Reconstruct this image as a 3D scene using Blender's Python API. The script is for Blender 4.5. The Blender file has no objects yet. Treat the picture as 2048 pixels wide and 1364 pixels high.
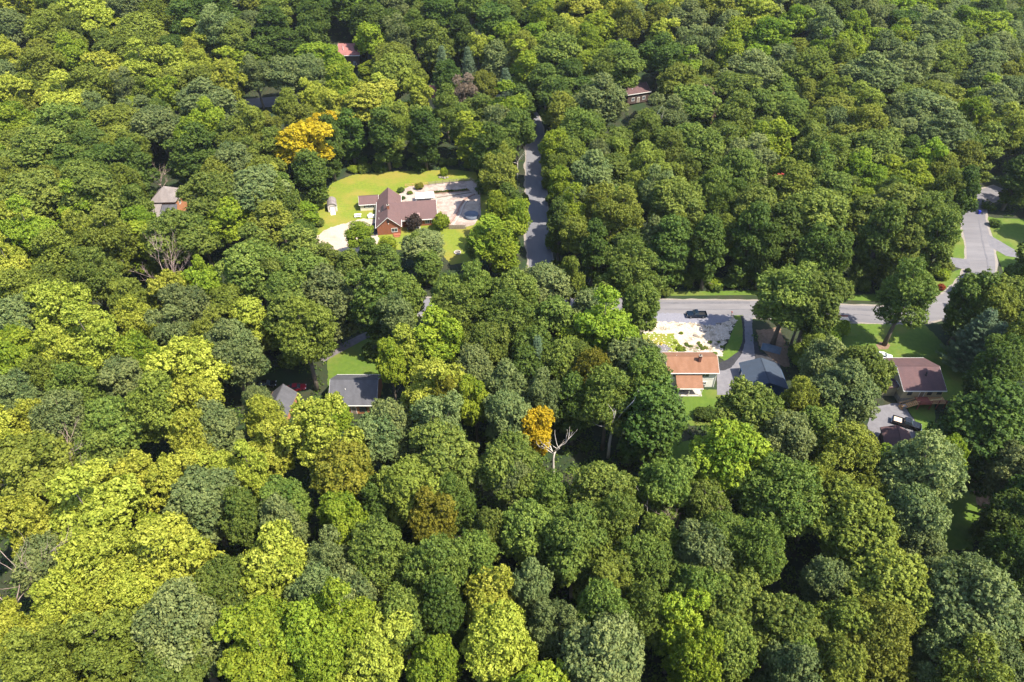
import bpy, bmesh, math, random
import numpy as np
from mathutils import Vector, Matrix
from mathutils.geometry import delaunay_2d_cdt
R_ = math.radians
sc = bpy.context.scene
col = sc.collection
# ------------------------------------------------------------------ camera, sky, sun, exposure
CAM_H, PITCH, FPX = 112.0, R_(40), 1366.0          # metres, down-tilt, focal length in photo pixels (2048 wide)
cam = bpy.data.cameras.new('camera'); cam_o = bpy.data.objects.new('camera', cam); col.objects.link(cam_o)
cam_o.location = (0, 0, CAM_H); cam_o.rotation_euler = (math.pi/2-PITCH, 0, 0)
cam.sensor_fit = 'HORIZONTAL'; cam.sensor_width = 36; cam.lens = FPX/2048*36; cam.clip_end = 9000
sc.camera = cam_o
SUN_EL, SUN_AZ = R_(58), R_(-27)                     # azimuth measured from +x, negative towards the camera
sdir = Vector((math.cos(SUN_EL)*math.cos(SUN_AZ), math.cos(SUN_EL)*math.sin(SUN_AZ), math.sin(SUN_EL)))
wd = bpy.data.worlds.new('World'); sc.world = wd; wd.use_nodes = True
nt = wd.node_tree; bg = nt.nodes['Background']; sky = nt.nodes.new('ShaderNodeTexSky'); sky.sky_type = 'NISHITA'
sky.sun_disc = False; sky.sun_elevation = SUN_EL; sky.sun_rotation = math.pi/2-SUN_AZ
nt.links.new(sky.outputs[0], bg.inputs[0]); bg.inputs[1].default_value = 0.135
sl = bpy.data.lights.new('sun', 'SUN'); sl.energy = 3.9; sl.angle = R_(0.55); sl.color = (1, .92, .76)
so = bpy.data.objects.new('sun', sl); col.objects.link(so); so.location = (200, 0, 300)
so.rotation_euler = (-sdir).to_track_quat('-Z', 'Y').to_euler()
sc.view_settings.view_transform = 'Standard'; sc.view_settings.look = 'None'
sc.view_settings.gamma = 1; sc.view_settings.exposure = 1.62; sc.view_settings.use_curve_mapping = False
sc.render.engine = 'CYCLES'; cy = sc.cycles
cy.max_bounces = 5; cy.diffuse_bounces = 3; cy.glossy_bounces = 2; cy.transmission_bounces = 3; cy.transparent_max_bounces = 4
cy.use_denoising = True; cy.denoiser = 'OPENIMAGEDENOISE'; cy.caustics_reflective = False; cy.caustics_refractive = False
# ------------------------------------------------------------------ terrain and pixel -> place helpers
def sstep(t): t = min(1, max(0, t)); return t*t*(3-2*t)
def gz(x, y):
    r = 34*sstep((y-226)/200)*(1-.6*sstep((x-90)/150))
    return r - 13*sstep((x-150)/150)*sstep((y-200)/120)
cP, sP = math.cos(PITCH), math.sin(PITCH)
def at(px, py, dz=0.0):
    """place on the terrain (+dz) that a photo pixel looks at"""
    u, v = (px-1024)/FPX, (py-682)/FPX
    d = (u, cP-v*sP, -sP-v*cP); z = dz
    for _ in range(14):
        t = (z-CAM_H)/d[2]; z = .5*z+.5*(gz(d[0]*t, d[1]*t)+dz)
    t = (z-CAM_H)/d[2]
    return Vector((d[0]*t, d[1]*t, z))
def proj(x, y, z):
    dz = z-CAM_H; Z = y*cP-dz*sP
    return 1024+FPX*x/Z, 682-FPX*(y*sP+dz*cP)/Z, Z
def inpoly(x, y, P):
    c = False; j = len(P)-1
    for i in range(len(P)):
        if (P[i][1] > y) != (P[j][1] > y) and x < (P[j][0]-P[i][0])*(y-P[i][1])/(P[j][1]-P[i][1])+P[i][0]: c = not c
        j = i
    return c
def pxpoly(s): return [tuple(float(q) for q in p.split(',')) for p in s.split()]
def gpoly(s): return [tuple(at(*p)[:2]) for p in pxpoly(s)]
# ------------------------------------------------------------------ materials
MATS = {}
def nodes_of(name):
    m = bpy.data.materials.new(name); m.use_nodes = True; n = m.node_tree
    return m, n, n.nodes['Principled BSDF']
def mat(name, c, c2=None, scale=2.0, rough=.75, metal=0, bump=0, spec=.3, stretch=None, detail=5, lo=.35, hi=.65, c3=None, scale3=.15, lo3=.45, hi3=.6):
    """colour varied between c and c2 by noise; c3 laid over in large patches"""
    if name in MATS: return MATS[name]
    m, n, b = nodes_of(name); b.inputs['Roughness'].default_value = rough; b.inputs['Metallic'].default_value = metal
    b.inputs['Specular IOR Level'].default_value = spec
    b.inputs['Base Color'].default_value = (*c, 1)
    if c2:
        tc = n.nodes.new('ShaderNodeTexCoord'); mp = n.nodes.new('ShaderNodeMapping'); mp.inputs['Scale'].default_value = stretch or (1, 1, 1)
        n.links.new(tc.outputs['Object'], mp.inputs[0])
        def noise(s, l, h, d):
            t = n.nodes.new('ShaderNodeTexNoise'); t.inputs['Scale'].default_value = s; t.inputs['Detail'].default_value = d; t.inputs['Roughness'].default_value = .62
            r = n.nodes.new('ShaderNodeMapRange'); r.inputs[1].default_value = l; r.inputs[2].default_value = h
            n.links.new(mp.outputs[0], t.inputs['Vector']); n.links.new(t.outputs[0], r.inputs[0]); return r.outputs[0]
        f = noise(scale, lo, hi, detail)
        mx = n.nodes.new('ShaderNodeMix'); mx.data_type = 'RGBA'; mx.inputs[6].default_value = (*c, 1); mx.inputs[7].default_value = (*c2, 1)
        n.links.new(f, mx.inputs[0]); out = mx.outputs[2]
        if c3:
            f3 = noise(scale3, lo3, hi3, 4); m2 = n.nodes.new('ShaderNodeMix'); m2.data_type = 'RGBA'; m2.inputs[7].default_value = (*c3, 1)
            n.links.new(f3, m2.inputs[0]); n.links.new(out, m2.inputs[6]); out = m2.outputs[2]
        n.links.new(out, b.inputs['Base Color'])
        if bump:
            bp = n.nodes.new('ShaderNodeBump'); bp.inputs['Strength'].default_value = bump; bp.inputs['Distance'].default_value = .12
            n.links.new(f, bp.inputs['Height']); n.links.new(bp.outputs[0], b.inputs['Normal'])
    MATS[name] = m; return m
def shingle(name, c, c2, c3=None):
    """roof covering: courses of tabs with weather streaks"""
    m, n, b = nodes_of(name); b.inputs['Roughness'].default_value = .9; b.inputs['Specular IOR Level'].default_value = .15
    tc = n.nodes.new('ShaderNodeTexCoord')
    br = n.nodes.new('ShaderNodeTexBrick'); br.inputs['Scale'].default_value = 1; br.inputs['Brick Width'].default_value = .55; br.inputs['Row Height'].default_value = .24
    br.inputs['Mortar Size'].default_value = .012; br.inputs['Color1'].default_value = (*c, 1); br.inputs['Color2'].default_value = (*c2, 1)
    br.inputs['Mortar'].default_value = (*[q*.6 for q in c], 1)
    n.links.new(tc.outputs['UV'], br.inputs[0])
    t = n.nodes.new('ShaderNodeTexNoise'); t.inputs['Scale'].default_value = .5; t.inputs['Detail'].default_value = 6
    mp = n.nodes.new('ShaderNodeMapping'); mp.inputs['Scale'].default_value = (1.6, .5, 1); n.links.new(tc.outputs['UV'], mp.inputs[0]); n.links.new(mp.outputs[0], t.inputs[0])
    r = n.nodes.new('ShaderNodeMapRange'); r.inputs[1].default_value = .4; r.inputs[2].default_value = .75
    n.links.new(t.outputs[0], r.inputs[0])
    mx = n.nodes.new('ShaderNodeMix'); mx.data_type = 'RGBA'; mx.inputs[7].default_value = (*(c3 or [q*.62 for q in c]), 1)
    n.links.new(r.outputs[0], mx.inputs[0]); n.links.new(br.outputs[0], mx.inputs[6]); n.links.new(mx.outputs[2], b.inputs['Base Color'])
    MATS[name] = m; return m
def leafmat(name, dark, light, trans, hue=.02, val=.25, tr=.3):
    m, n, b = nodes_of(name); b.inputs['Roughness'].default_value = .55; b.inputs['Specular IOR Level'].default_value = .12
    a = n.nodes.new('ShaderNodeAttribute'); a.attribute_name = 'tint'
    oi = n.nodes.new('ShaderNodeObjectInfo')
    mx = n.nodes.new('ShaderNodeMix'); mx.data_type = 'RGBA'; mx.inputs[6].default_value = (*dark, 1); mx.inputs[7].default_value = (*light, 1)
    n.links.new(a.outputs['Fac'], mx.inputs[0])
    hs = n.nodes.new('ShaderNodeHueSaturation')
    def mr(lo, hi, src):
        r = n.nodes.new('ShaderNodeMapRange'); r.inputs[3].default_value = lo; r.inputs[4].default_value = hi; n.links.new(src, r.inputs[0]); return r.outputs[0]
    ml = n.nodes.new('ShaderNodeMath'); ml.operation = 'MULTIPLY'; ml.inputs[1].default_value = 7.31; n.links.new(oi.outputs['Random'], ml.inputs[0])
    fr = n.nodes.new('ShaderNodeMath'); fr.operation = 'FRACT'; n.links.new(ml.outputs[0], fr.inputs[0])
    n.links.new(mr(.5-hue, .5+hue, oi.outputs['Random']), hs.inputs['Hue']); n.links.new(mr(1-val, 1+val, fr.outputs[0]), hs.inputs['Value'])
    n.links.new(mx.outputs[2], hs.inputs['Color']); n.links.new(hs.outputs[0], b.inputs['Base Color'])
    tb = n.nodes.new('ShaderNodeBsdfTranslucent'); tm = n.nodes.new('ShaderNodeMix'); tm.data_type = 'RGBA'; tm.blend_type = 'MULTIPLY'; tm.inputs[0].default_value = 1
    tm.inputs[7].default_value = (*trans, 1); n.links.new(hs.outputs[0], tm.inputs[6]); n.links.new(tm.outputs[2], tb.inputs[0])
    ms = n.nodes.new('ShaderNodeMixShader'); ms.inputs[0].default_value = tr
    n.links.new(b.outputs[0], ms.inputs[1]); n.links.new(tb.outputs[0], ms.inputs[2]); n.links.new(ms.outputs[0], n.nodes['Material Output'].inputs[0])
    MATS[name] = m; return m
# ------------------------------------------------------------------ mesh helpers
def tag(o, label=None, cat=None, group=None, kind=None):
    if label: o['label'] = label
    if cat: o['category'] = cat
    if group: o['group'] = group
    if kind: o['kind'] = kind
    return o
def link(name, me, parent=None, m=None):
    o = bpy.data.objects.new(name, me); col.objects.link(o)
    if m is not None and me is not None and len(me.materials) == 0: me.materials.append(m)
    if parent is not None: o.parent = parent
    return o
def thing(name, label, cat, loc=(0, 0, 0), rz=0, group=None):
    o = bpy.data.objects.new(name, None); col.objects.link(o); o.empty_display_size = .5
    o.location = loc; o.rotation_euler = (0, 0, rz)
    return tag(o, label, cat, group)
class MB:
    def __init__(s): s.v = []; s.f = []; s.uv = {}
    def add(s, vs, fs):
        k = len(s.v); s.v += [tuple(p) for p in vs]; s.f += [tuple(i+k for i in f) for f in fs]; return s
    def box(s, x0, x1, y0, y1, z0, z1):
        return s.add([(x0,y0,z0),(x1,y0,z0),(x1,y1,z0),(x0,y1,z0),(x0,y0,z1),(x1,y0,z1),(x1,y1,z1),(x0,y1,z1)],
                     [(3,2,1,0),(4,5,6,7),(0,1,5,4),(1,2,6,5),(2,3,7,6),(3,0,4,7)])
    def hexa(s, p):     # 8 points, bottom ring then top ring
        return s.add(p, [(3,2,1,0),(4,5,6,7),(0,1,5,4),(1,2,6,5),(2,3,7,6),(3,0,4,7)])
    def prism(s, pts, y0, y1, ax='y'):   # outline in (x,z) pushed along y  (or (y,z) along x)
        n = len(pts); q = (lambda a, b, t: (a, t, b)) if ax == 'y' else (lambda a, b, t: (t, a, b))
        return s.add([q(a, b, y0) for a, b in pts]+[q(a, b, y1) for a, b in pts],
                     [tuple(range(n)), tuple(range(2*n-1, n-1, -1))]+[(i, i+n, (i+1) % n+n, (i+1) % n) for i in range(n)])
    def slab(s, p, t=.16):   # quad plate, p = four corners; thickness downwards
        return s.hexa([(a, b, c-t) for a, b, c in p]+list(p))
    def tube(s, pts, rs, n=6):
        k = len(s.v); pts = [Vector(p) for p in pts]
        for i, p in enumerate(pts):
            d = (pts[min(i+1, len(pts)-1)]-pts[max(i-1, 0)]).normalized()
            a = d.orthogonal().normalized(); b = d.cross(a); r = rs[i] if hasattr(rs, '__len__') else rs
            for j in range(n):
                t = 2*math.pi*j/n; s.v.append(tuple(p+a*(r*math.cos(t))+b*(r*math.sin(t))))
        for i in range(len(pts)-1):
            for j in range(n): s.f.append((k+i*n+j, k+i*n+(j+1) % n, k+(i+1)*n+(j+1) % n, k+(i+1)*n+j))
        s.f.append(tuple(k+j for j in range(n-1, -1, -1))); s.f.append(tuple(k+(len(pts)-1)*n+j for j in range(n))); return s
    def lathe(s, prof, n=20, c=(0, 0)):
        k = len(s.v)
        for r, z in prof:
            for j in range(n): t = 2*math.pi*j/n; s.v.append((c[0]+r*math.cos(t), c[1]+r*math.sin(t), z))
        for i in range(len(prof)-1):
            for j in range(n): s.f.append((k+i*n+j, k+i*n+(j+1) % n, k+(i+1)*n+(j+1) % n, k+(i+1)*n+j))
        s.f.append(tuple(k+(len(prof)-1)*n+j for j in range(n))); return s
    def mesh(s, name, smooth=False):
        me = bpy.data.meshes.new(name); me.from_pydata(s.v, [], s.f); me.validate()
        bm = bmesh.new(); bm.from_mesh(me); bmesh.ops.recalc_face_normals(bm, faces=bm.faces); bm.to_mesh(me); bm.free()
        if smooth: me.polygons.foreach_set('use_smooth', [True]*len(me.polygons))
        return me
    def build(s, name, m, parent=None, smooth=False, bevel=0):
        o = link(name, s.mesh(name, smooth), parent, m)
        if bevel:
            md = o.modifiers.new('bevel', 'BEVEL'); md.width = bevel; md.segments = 2; md.limit_method = 'ANGLE'
        return o
def planar_uv(o, axis):
    """uv in metres along the ridge and up the slope"""
    me = o.data; uvl = me.uv_layers.new(name='UVMap'); a = Vector(axis).normalized()
    for p in me.polygons:
        b = p.normal.cross(a); 
        if b.length < .1: b = Vector((0, 0, 1))
        b.normalize()
        for li in p.loop_indices:
            co = me.vertices[me.loops[li].vertex_index].co; uvl.data[li].uv = (co.dot(a), co.dot(b))
def sheet(name, poly, m, off, step=3.0, kind='structure', parent=None, jag=0, seed=1, bump=0, edge=.6):
    """a thin cover that follows the terrain inside a ground polygon"""
    rnd = random.Random(seed); P = []
    for i in range(len(poly)):
        a, b = Vector(poly[i]), Vector(poly[(i+1) % len(poly)]); k = max(1, int((b-a).length/(edge if jag else step)))
        for j in range(k):
            p = a.lerp(b, j/k); P.append((p[0]+rnd.uniform(-jag, jag), p[1]+rnd.uniform(-jag, jag)))
    xs, ys = [p[0] for p in P], [p[1] for p in P]; V = [Vector(p) for p in P]; n = len(P)
    x = min(xs)+step/2
    while x < max(xs):
        y = min(ys)+step/2
        while y < max(ys):
            if inpoly(x, y, P): V.append(Vector((x, y)))
            y += step
        x += step
    r = delaunay_2d_cdt(V, [(i, (i+1) % n) for i in range(n)], [], 1, 1e-4)
    vs = [(p[0], p[1], gz(p[0], p[1])+off+(rnd.uniform(0, bump) if bump else 0)) for p in r[0]]; fs = [list(f) for f in r[2]]
    me = bpy.data.meshes.new(name); me.from_pydata(vs, [], fs)
    bm = bmesh.new(); bm.from_mesh(me)
    bmesh.ops.recalc_face_normals(bm, faces=bm.faces)
    for f in bm.faces:
        if f.normal.z < 0: f.normal_flip()
    bm.to_mesh(me); bm.free()
    o = link(name, me, parent, m)
    if parent is None: tag(o, kind=kind)
    return o
def smooth_path(P, step=2.0):
    P = [Vector(p) for p in P]; out = []
    for i in range(len(P)-1):
        a, b, c, d = P[max(i-1, 0)], P[i], P[i+1], P[min(i+2, len(P)-1)]; k = max(2, int((c-b).length/step))
        for j in range(k):
            t = j/k; out.append(.5*((2*b)+(c-a)*t+(2*a-5*b+4*c-d)*t*t+(3*b-a-3*c+d)*t**3))
    out.append(P[-1]); return out
def ribbon(name, path, hw, m, off, jag=0, seed=3, kind='structure', nx=4, wfun=None):
    rnd = random.Random(seed); V = []; Fs = []; n = len(path)
    for i, p in enumerate(path):
        d = (path[min(i+1, n-1)]-path[max(i-1, 0)]); d = Vector((d[0], d[1])).normalized(); q = Vector((-d[1], d[0]))
        w = hw*(wfun(i/(n-1)) if wfun else 1)
        for j in range(nx+1):
            t = -1+2*j/nx; e = rnd.uniform(-jag, jag) if j in (0, nx) else 0
            x, y = p[0]+q[0]*(t*w+e), p[1]+q[1]*(t*w+e); V.append((x, y, gz(x, y)+off+.04*(1-t*t)))
    for i in range(n-1):
        for j in range(nx): a = i*(nx+1)+j; Fs.append((a+1, a, a+nx+1, a+nx+2))
    me = bpy.data.meshes.new(name); me.from_pydata(V, [], Fs)
    o = link(name, me, None, m); return tag(o, kind=kind)
# ------------------------------------------------------------------ the setting
M_floor = mat('forest_floor', (.020, .028, .012), (.034, .034, .018), .5, .95, bump=.4, c3=(.016, .032, .010), scale3=.12)
M_road = mat('asphalt', (.135, .128, .138), (.165, .157, .168), .5, .9, stretch=(.25, 1.2, 1), c3=(.112, .107, .12), scale3=.06, lo3=.45, hi3=.7)
M_lane = mat('lane_asphalt', (.12, .12, .137), (.145, .143, .158), .5, .9, stretch=(1.2, .25, 1), c3=(.098, .098, .115), scale3=.06, lo3=.45, hi3=.7)
M_drive = mat('drive_asphalt', (.12, .115, .13), (.15, .145, .16), .8, .9)
M_black = mat('fresh_asphalt', (.018, .018, .024), (.03, .03, .036), 1.5, .85)
M_tar = mat('tar_patch', (.10, .097, .11), (.13, .125, .14), .9, .85)
M_shoulder = mat('grit_shoulder', (.24, .21, .185), (.18, .16, .145), 1.4, .95)
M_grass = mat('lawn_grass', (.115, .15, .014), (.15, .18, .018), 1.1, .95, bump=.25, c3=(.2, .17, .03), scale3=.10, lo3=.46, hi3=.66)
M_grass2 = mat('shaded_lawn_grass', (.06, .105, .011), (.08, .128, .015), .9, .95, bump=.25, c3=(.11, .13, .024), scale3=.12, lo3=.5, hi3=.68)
M_gravel = mat('pale_gravel', (.42, .34, .28), (.34, .275, .225), 3.0, .95, bump=.5, c3=(.28, .22, .17), scale3=.2, lo3=.5, hi3=.68)
M_grit = mat('blue_grit', (.15, .15, .185), (.19, .187, .22), 2.2, .95, bump=.2)
M_patio = mat('patio_stone', (.36, .29, .255), (.3, .24, .21), 1.2, .9, c3=(.235, .18, .155), scale3=.3)
M_mulch = mat('bare_earth', (.13, .085, .055), (.2, .13, .09), 1.3, .95, bump=.4)
M_bank = mat('spilled_stone', (.48, .4, .325), (.37, .305, .245), 1.6, .95, bump=.7, c3=(.2, .17, .12), scale3=.28, lo3=.5, hi3=.6)
# ground: one sheet to the horizon, finely divided where it is seen
gx = [-4000, -2000, -1000, -600]+[i*8 for i in range(-56, 57)]+[600, 1000, 2000, 4000]
gy = [-3000, -1000, -300, -80]+[i*6 for i in range(-4, 90)]+[600, 800, 1200, 2400, 5000]
GV = [(x, y, gz(x, y)-.02) for y in gy for x in gx]; nx_ = len(gx)
GF = [(j*nx_+i, j*nx_+i+1, (j+1)*nx_+i+1, (j+1)*nx_+i) for j in range(len(gy)-1) for i in range(nx_-1)]
me = bpy.data.meshes.new('ground'); me.from_pydata(GV, [], GF); tag(link('ground', me, None, M_floor), kind='structure')
main_px = pxpoly('300,611 560,613 680,615 900,612 1130,611 1310,616 1500,618 1680,626 1790,630 1862,622 1925,592 1958,548 1960,500 1949,452 1945,422 1956,398 2010,380')
lane_px = pxpoly('1098,606 1087,560 1079,505 1075,470 1073,400 1071,335 1071,290 1066,250 1052,226 1030,210 1000,200 970,196')
main_path = smooth_path([at(*p) for p in main_px]); lane_path = smooth_path([at(*p) for p in lane_px])
far_path = smooth_path([at(*p) for p in pxpoly('330,228 430,213 500,207 560,202 640,190 720,170')])
ribbon('road_shoulder', main_path, 4.4, M_shoulder, .012, jag=.25)
ribbon('road', main_path, 3.75, M_road, .03, jag=.05)
ribbon('road_shoulder', lane_path, 4.1, M_shoulder, .016, jag=.3)
ribbon('lane', lane_path, 3.55, M_lane, .036, jag=.06)
ribbon('road', far_path, 3.6, M_road, .04)
# tar lines and patches worn into the road
for pts, w in (('1100,612 1310,618 1500,620 1680,628 1740,631', .28), ('1655,616 1700,618 1760,622', .7), ('1958,440 1966,490 1974,520 1977,552', .3), ('1300,607 1400,606 1500,606', .5)):
    tag(ribbon('road_seam', smooth_path([at(*p) for p in pxpoly(pts)]), w, M_tar, .052, jag=.18, seed=int(w*100)), kind='structure')
AREAS = {}
def area(name, px, m, off, **k):
    P = gpoly(px); AREAS.setdefault(name, []).append(P); return sheet(name, P, m, off, **k)
area('lawn', '628,476 632,440 640,402 664,366 705,350 775,343 860,341 905,339 950,344 972,372 985,420 985,470 960,520 900,530 880,500 760,500 640,500', M_grass, .02, step=4, jag=.25)
area('gravel_drive', '625,478 655,457 690,447 722,437 756,440 758,486 720,500 700,520 660,520 620,500', M_gravel, .035, jag=.3, seed=5)
area('patio', '797,391 806,379 818,373 900,364 944,361 957,372 961,395 962,430 948,450 925,455 902,455 880,452 874,440 874,408 806,408', M_patio, .045, jag=.1, seed=6)
area('garden_bed', '866,384 938,378 940,383 867,389', M_mulch, .055, jag=.1)
area('play_pit', '929,404 957,402 957,424 930,428', M_gravel, .06, jag=.08)
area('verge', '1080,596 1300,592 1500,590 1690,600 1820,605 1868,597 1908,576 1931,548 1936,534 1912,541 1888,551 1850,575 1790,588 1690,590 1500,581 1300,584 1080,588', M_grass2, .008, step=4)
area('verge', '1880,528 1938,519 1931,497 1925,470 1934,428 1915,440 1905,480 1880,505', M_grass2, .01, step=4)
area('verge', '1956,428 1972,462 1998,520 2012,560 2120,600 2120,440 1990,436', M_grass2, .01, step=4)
area('driveway', '1880,512 1945,520 1950,540 1920,537 1890,527', M_drive, .045, jag=.06)
area('driveway', '1968,468 1982,472 2030,500 2040,516 2012,512 1978,492', M_drive, .045, jag=.06)
area('lay_by', '1285,626 1350,627 1462,631 1466,637 1450,646 1428,652 1405,651 1380,647 1340,646 1270,646', M_grit, .062, jag=.35, seed=8)
area('stone_bank', '1268,645 1340,644 1385,646 1410,650 1430,651 1450,645 1466,635 1474,640 1470,650 1461,662 1456,678 1446,694 1444,712 1420,714 1380,710 1325,706 1300,696 1290,672', M_bank, .045, step=.9, jag=.45, seed=9, bump=.16)
area('lawn', '1284,668 1305,666 1345,670 1353,680 1372,702 1330,706 1290,704', M_grass, .085+.1, jag=.5, seed=10)
area('garden_bed', '1292,692 1330,690 1343,698 1326,712 1292,714', mat('grey_chips', (.1, .095, .105), (.16, .15, .16), 2.5, .95), .21, jag=.2)
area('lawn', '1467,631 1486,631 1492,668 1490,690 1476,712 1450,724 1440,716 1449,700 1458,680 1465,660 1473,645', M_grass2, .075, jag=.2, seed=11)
area('driveway', '1485,628 1506,629 1504,650 1508,690 1511,716 1500,728 1488,745 1496,790 1434,790 1434,742 1462,734 1482,708 1489,684 1488,652', M_drive, .085, jag=.06)
area('black_asphalt', '1482,632 1487,632 1489,655 1490,684 1483,709 1463,735 1450,741 1434,742 1434,728 1455,719 1476,704 1485,684 1486,660', M_black, .1, jag=.08)
area('black_asphalt', '1507,684 1515,684 1519,704 1530,708 1552,724 1556,734 1540,731 1522,720 1510,718', M_black, .1, jag=.08)
area('bare_ground', '1514,660 1560,655 1575,700 1580,735 1552,730 1530,706 1518,690', M_mulch, .03, jag=.3)
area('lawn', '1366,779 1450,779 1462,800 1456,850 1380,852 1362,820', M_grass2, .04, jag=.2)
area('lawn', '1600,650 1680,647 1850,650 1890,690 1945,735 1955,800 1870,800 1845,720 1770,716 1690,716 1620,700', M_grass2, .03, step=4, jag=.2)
area('tree_ring', '1752,690 1760,684 1774,685 1781,692 1774,699 1758,699', M_mulch, .06, jag=.1)
area('driveway', '1745,815 1790,806 1806,808 1822,832 1843,862 1838,874 1800,884 1740,890 1735,850', M_drive, .05, jag=.08)
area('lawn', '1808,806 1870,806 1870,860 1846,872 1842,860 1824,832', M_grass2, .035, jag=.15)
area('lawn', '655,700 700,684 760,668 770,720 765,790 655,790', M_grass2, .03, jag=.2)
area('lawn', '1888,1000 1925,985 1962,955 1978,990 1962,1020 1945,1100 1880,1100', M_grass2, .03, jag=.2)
area('bare_ground', '1945,960 1985,940 1990,975 1975,1020 1955,1012 1950,990', M_mulch, .05, jag=.3)
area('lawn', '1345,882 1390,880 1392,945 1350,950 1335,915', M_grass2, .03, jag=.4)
area('bare_ground', '1308,870 1342,862 1345,892 1318,896', M_gravel, .05, jag=.5)
ribbon('path', smooth_path([at(*p) for p in pxpoly('640,720 670,703 705,684 750,664 800,650')]), 1.3, M_black if 0 else mat('path_grit', (.09, .08, .085), (.13, .115, .12), 1.2, .95), .05, jag=.12)
# house plots kept clear of trunks
PLOTS = [gpoly(s) for s in ('640,740 780,740 780,835 640,835', '500,745 620,745 620,840 520,850', '295,355 390,355 390,450 300,460',
    '1310,690 1450,690 1450,800 1330,800', '1478,710 1580,710 1580,800 1480,800', '1750,700 1910,700 1910,830 1750,820', '1745,850 1815,850 1815,915 1745,915',
    '665,95 735,95 735,150 665,150', '820,178 890,178 890,225 820,225', '1545,345 1600,345 1600,385 1545,385', '1235,175 1310,175 1310,222 1235,222', '2020,630 2110,630 2110,700 2020,700')]
# ------------------------------------------------------------------ trees
rs = np.random.RandomState
def unit(a): return a/np.maximum(1e-9, np.linalg.norm(a, axis=-1, keepdims=True))
def leaf_mesh(name, C, Nn, S, tint, asp=.62, r=None):
    """one four-cornered leaf spray per entry: centre, facing, size"""
    n = len(C); rand = unit(r.normal(size=(n, 3))); u = unit(np.cross(Nn, rand)); v = np.cross(Nn, u)
    a = u*S[:, None]*.5; b = v*S[:, None]*.5*asp; k = Nn*(S[:, None]*.12)
    V = np.stack([C-a-k, C+b*1.0+k, C+a-k, C-b*1.0+k], 1).reshape(-1, 3).astype(np.float32)
    me = bpy.data.meshes.new(name); me.vertices.add(4*n); me.vertices.foreach_set('co', V.ravel())
    me.loops.add(4*n); me.loops.foreach_set('vertex_index', np.arange(4*n, dtype=np.int32))
    me.polygons.add(n); me.polygons.foreach_set('loop_start', np.arange(0, 4*n, 4, dtype=np.int32))
    at_ = me.attributes.new('tint', 'FLOAT', 'FACE'); at_.data.foreach_set('value', np.clip(tint, 0, 1).astype(np.float32))
    me.update(); return me
def spread(d, n, r):
    pick = [0]
    for _ in range(n-1):
        D = np.min(np.linalg.norm(d[:, None]-d[pick][None], axis=2), axis=1)*(1+.35*r.rand(len(d))); pick.append(int(np.argmax(D)))
    return d[pick]
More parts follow.
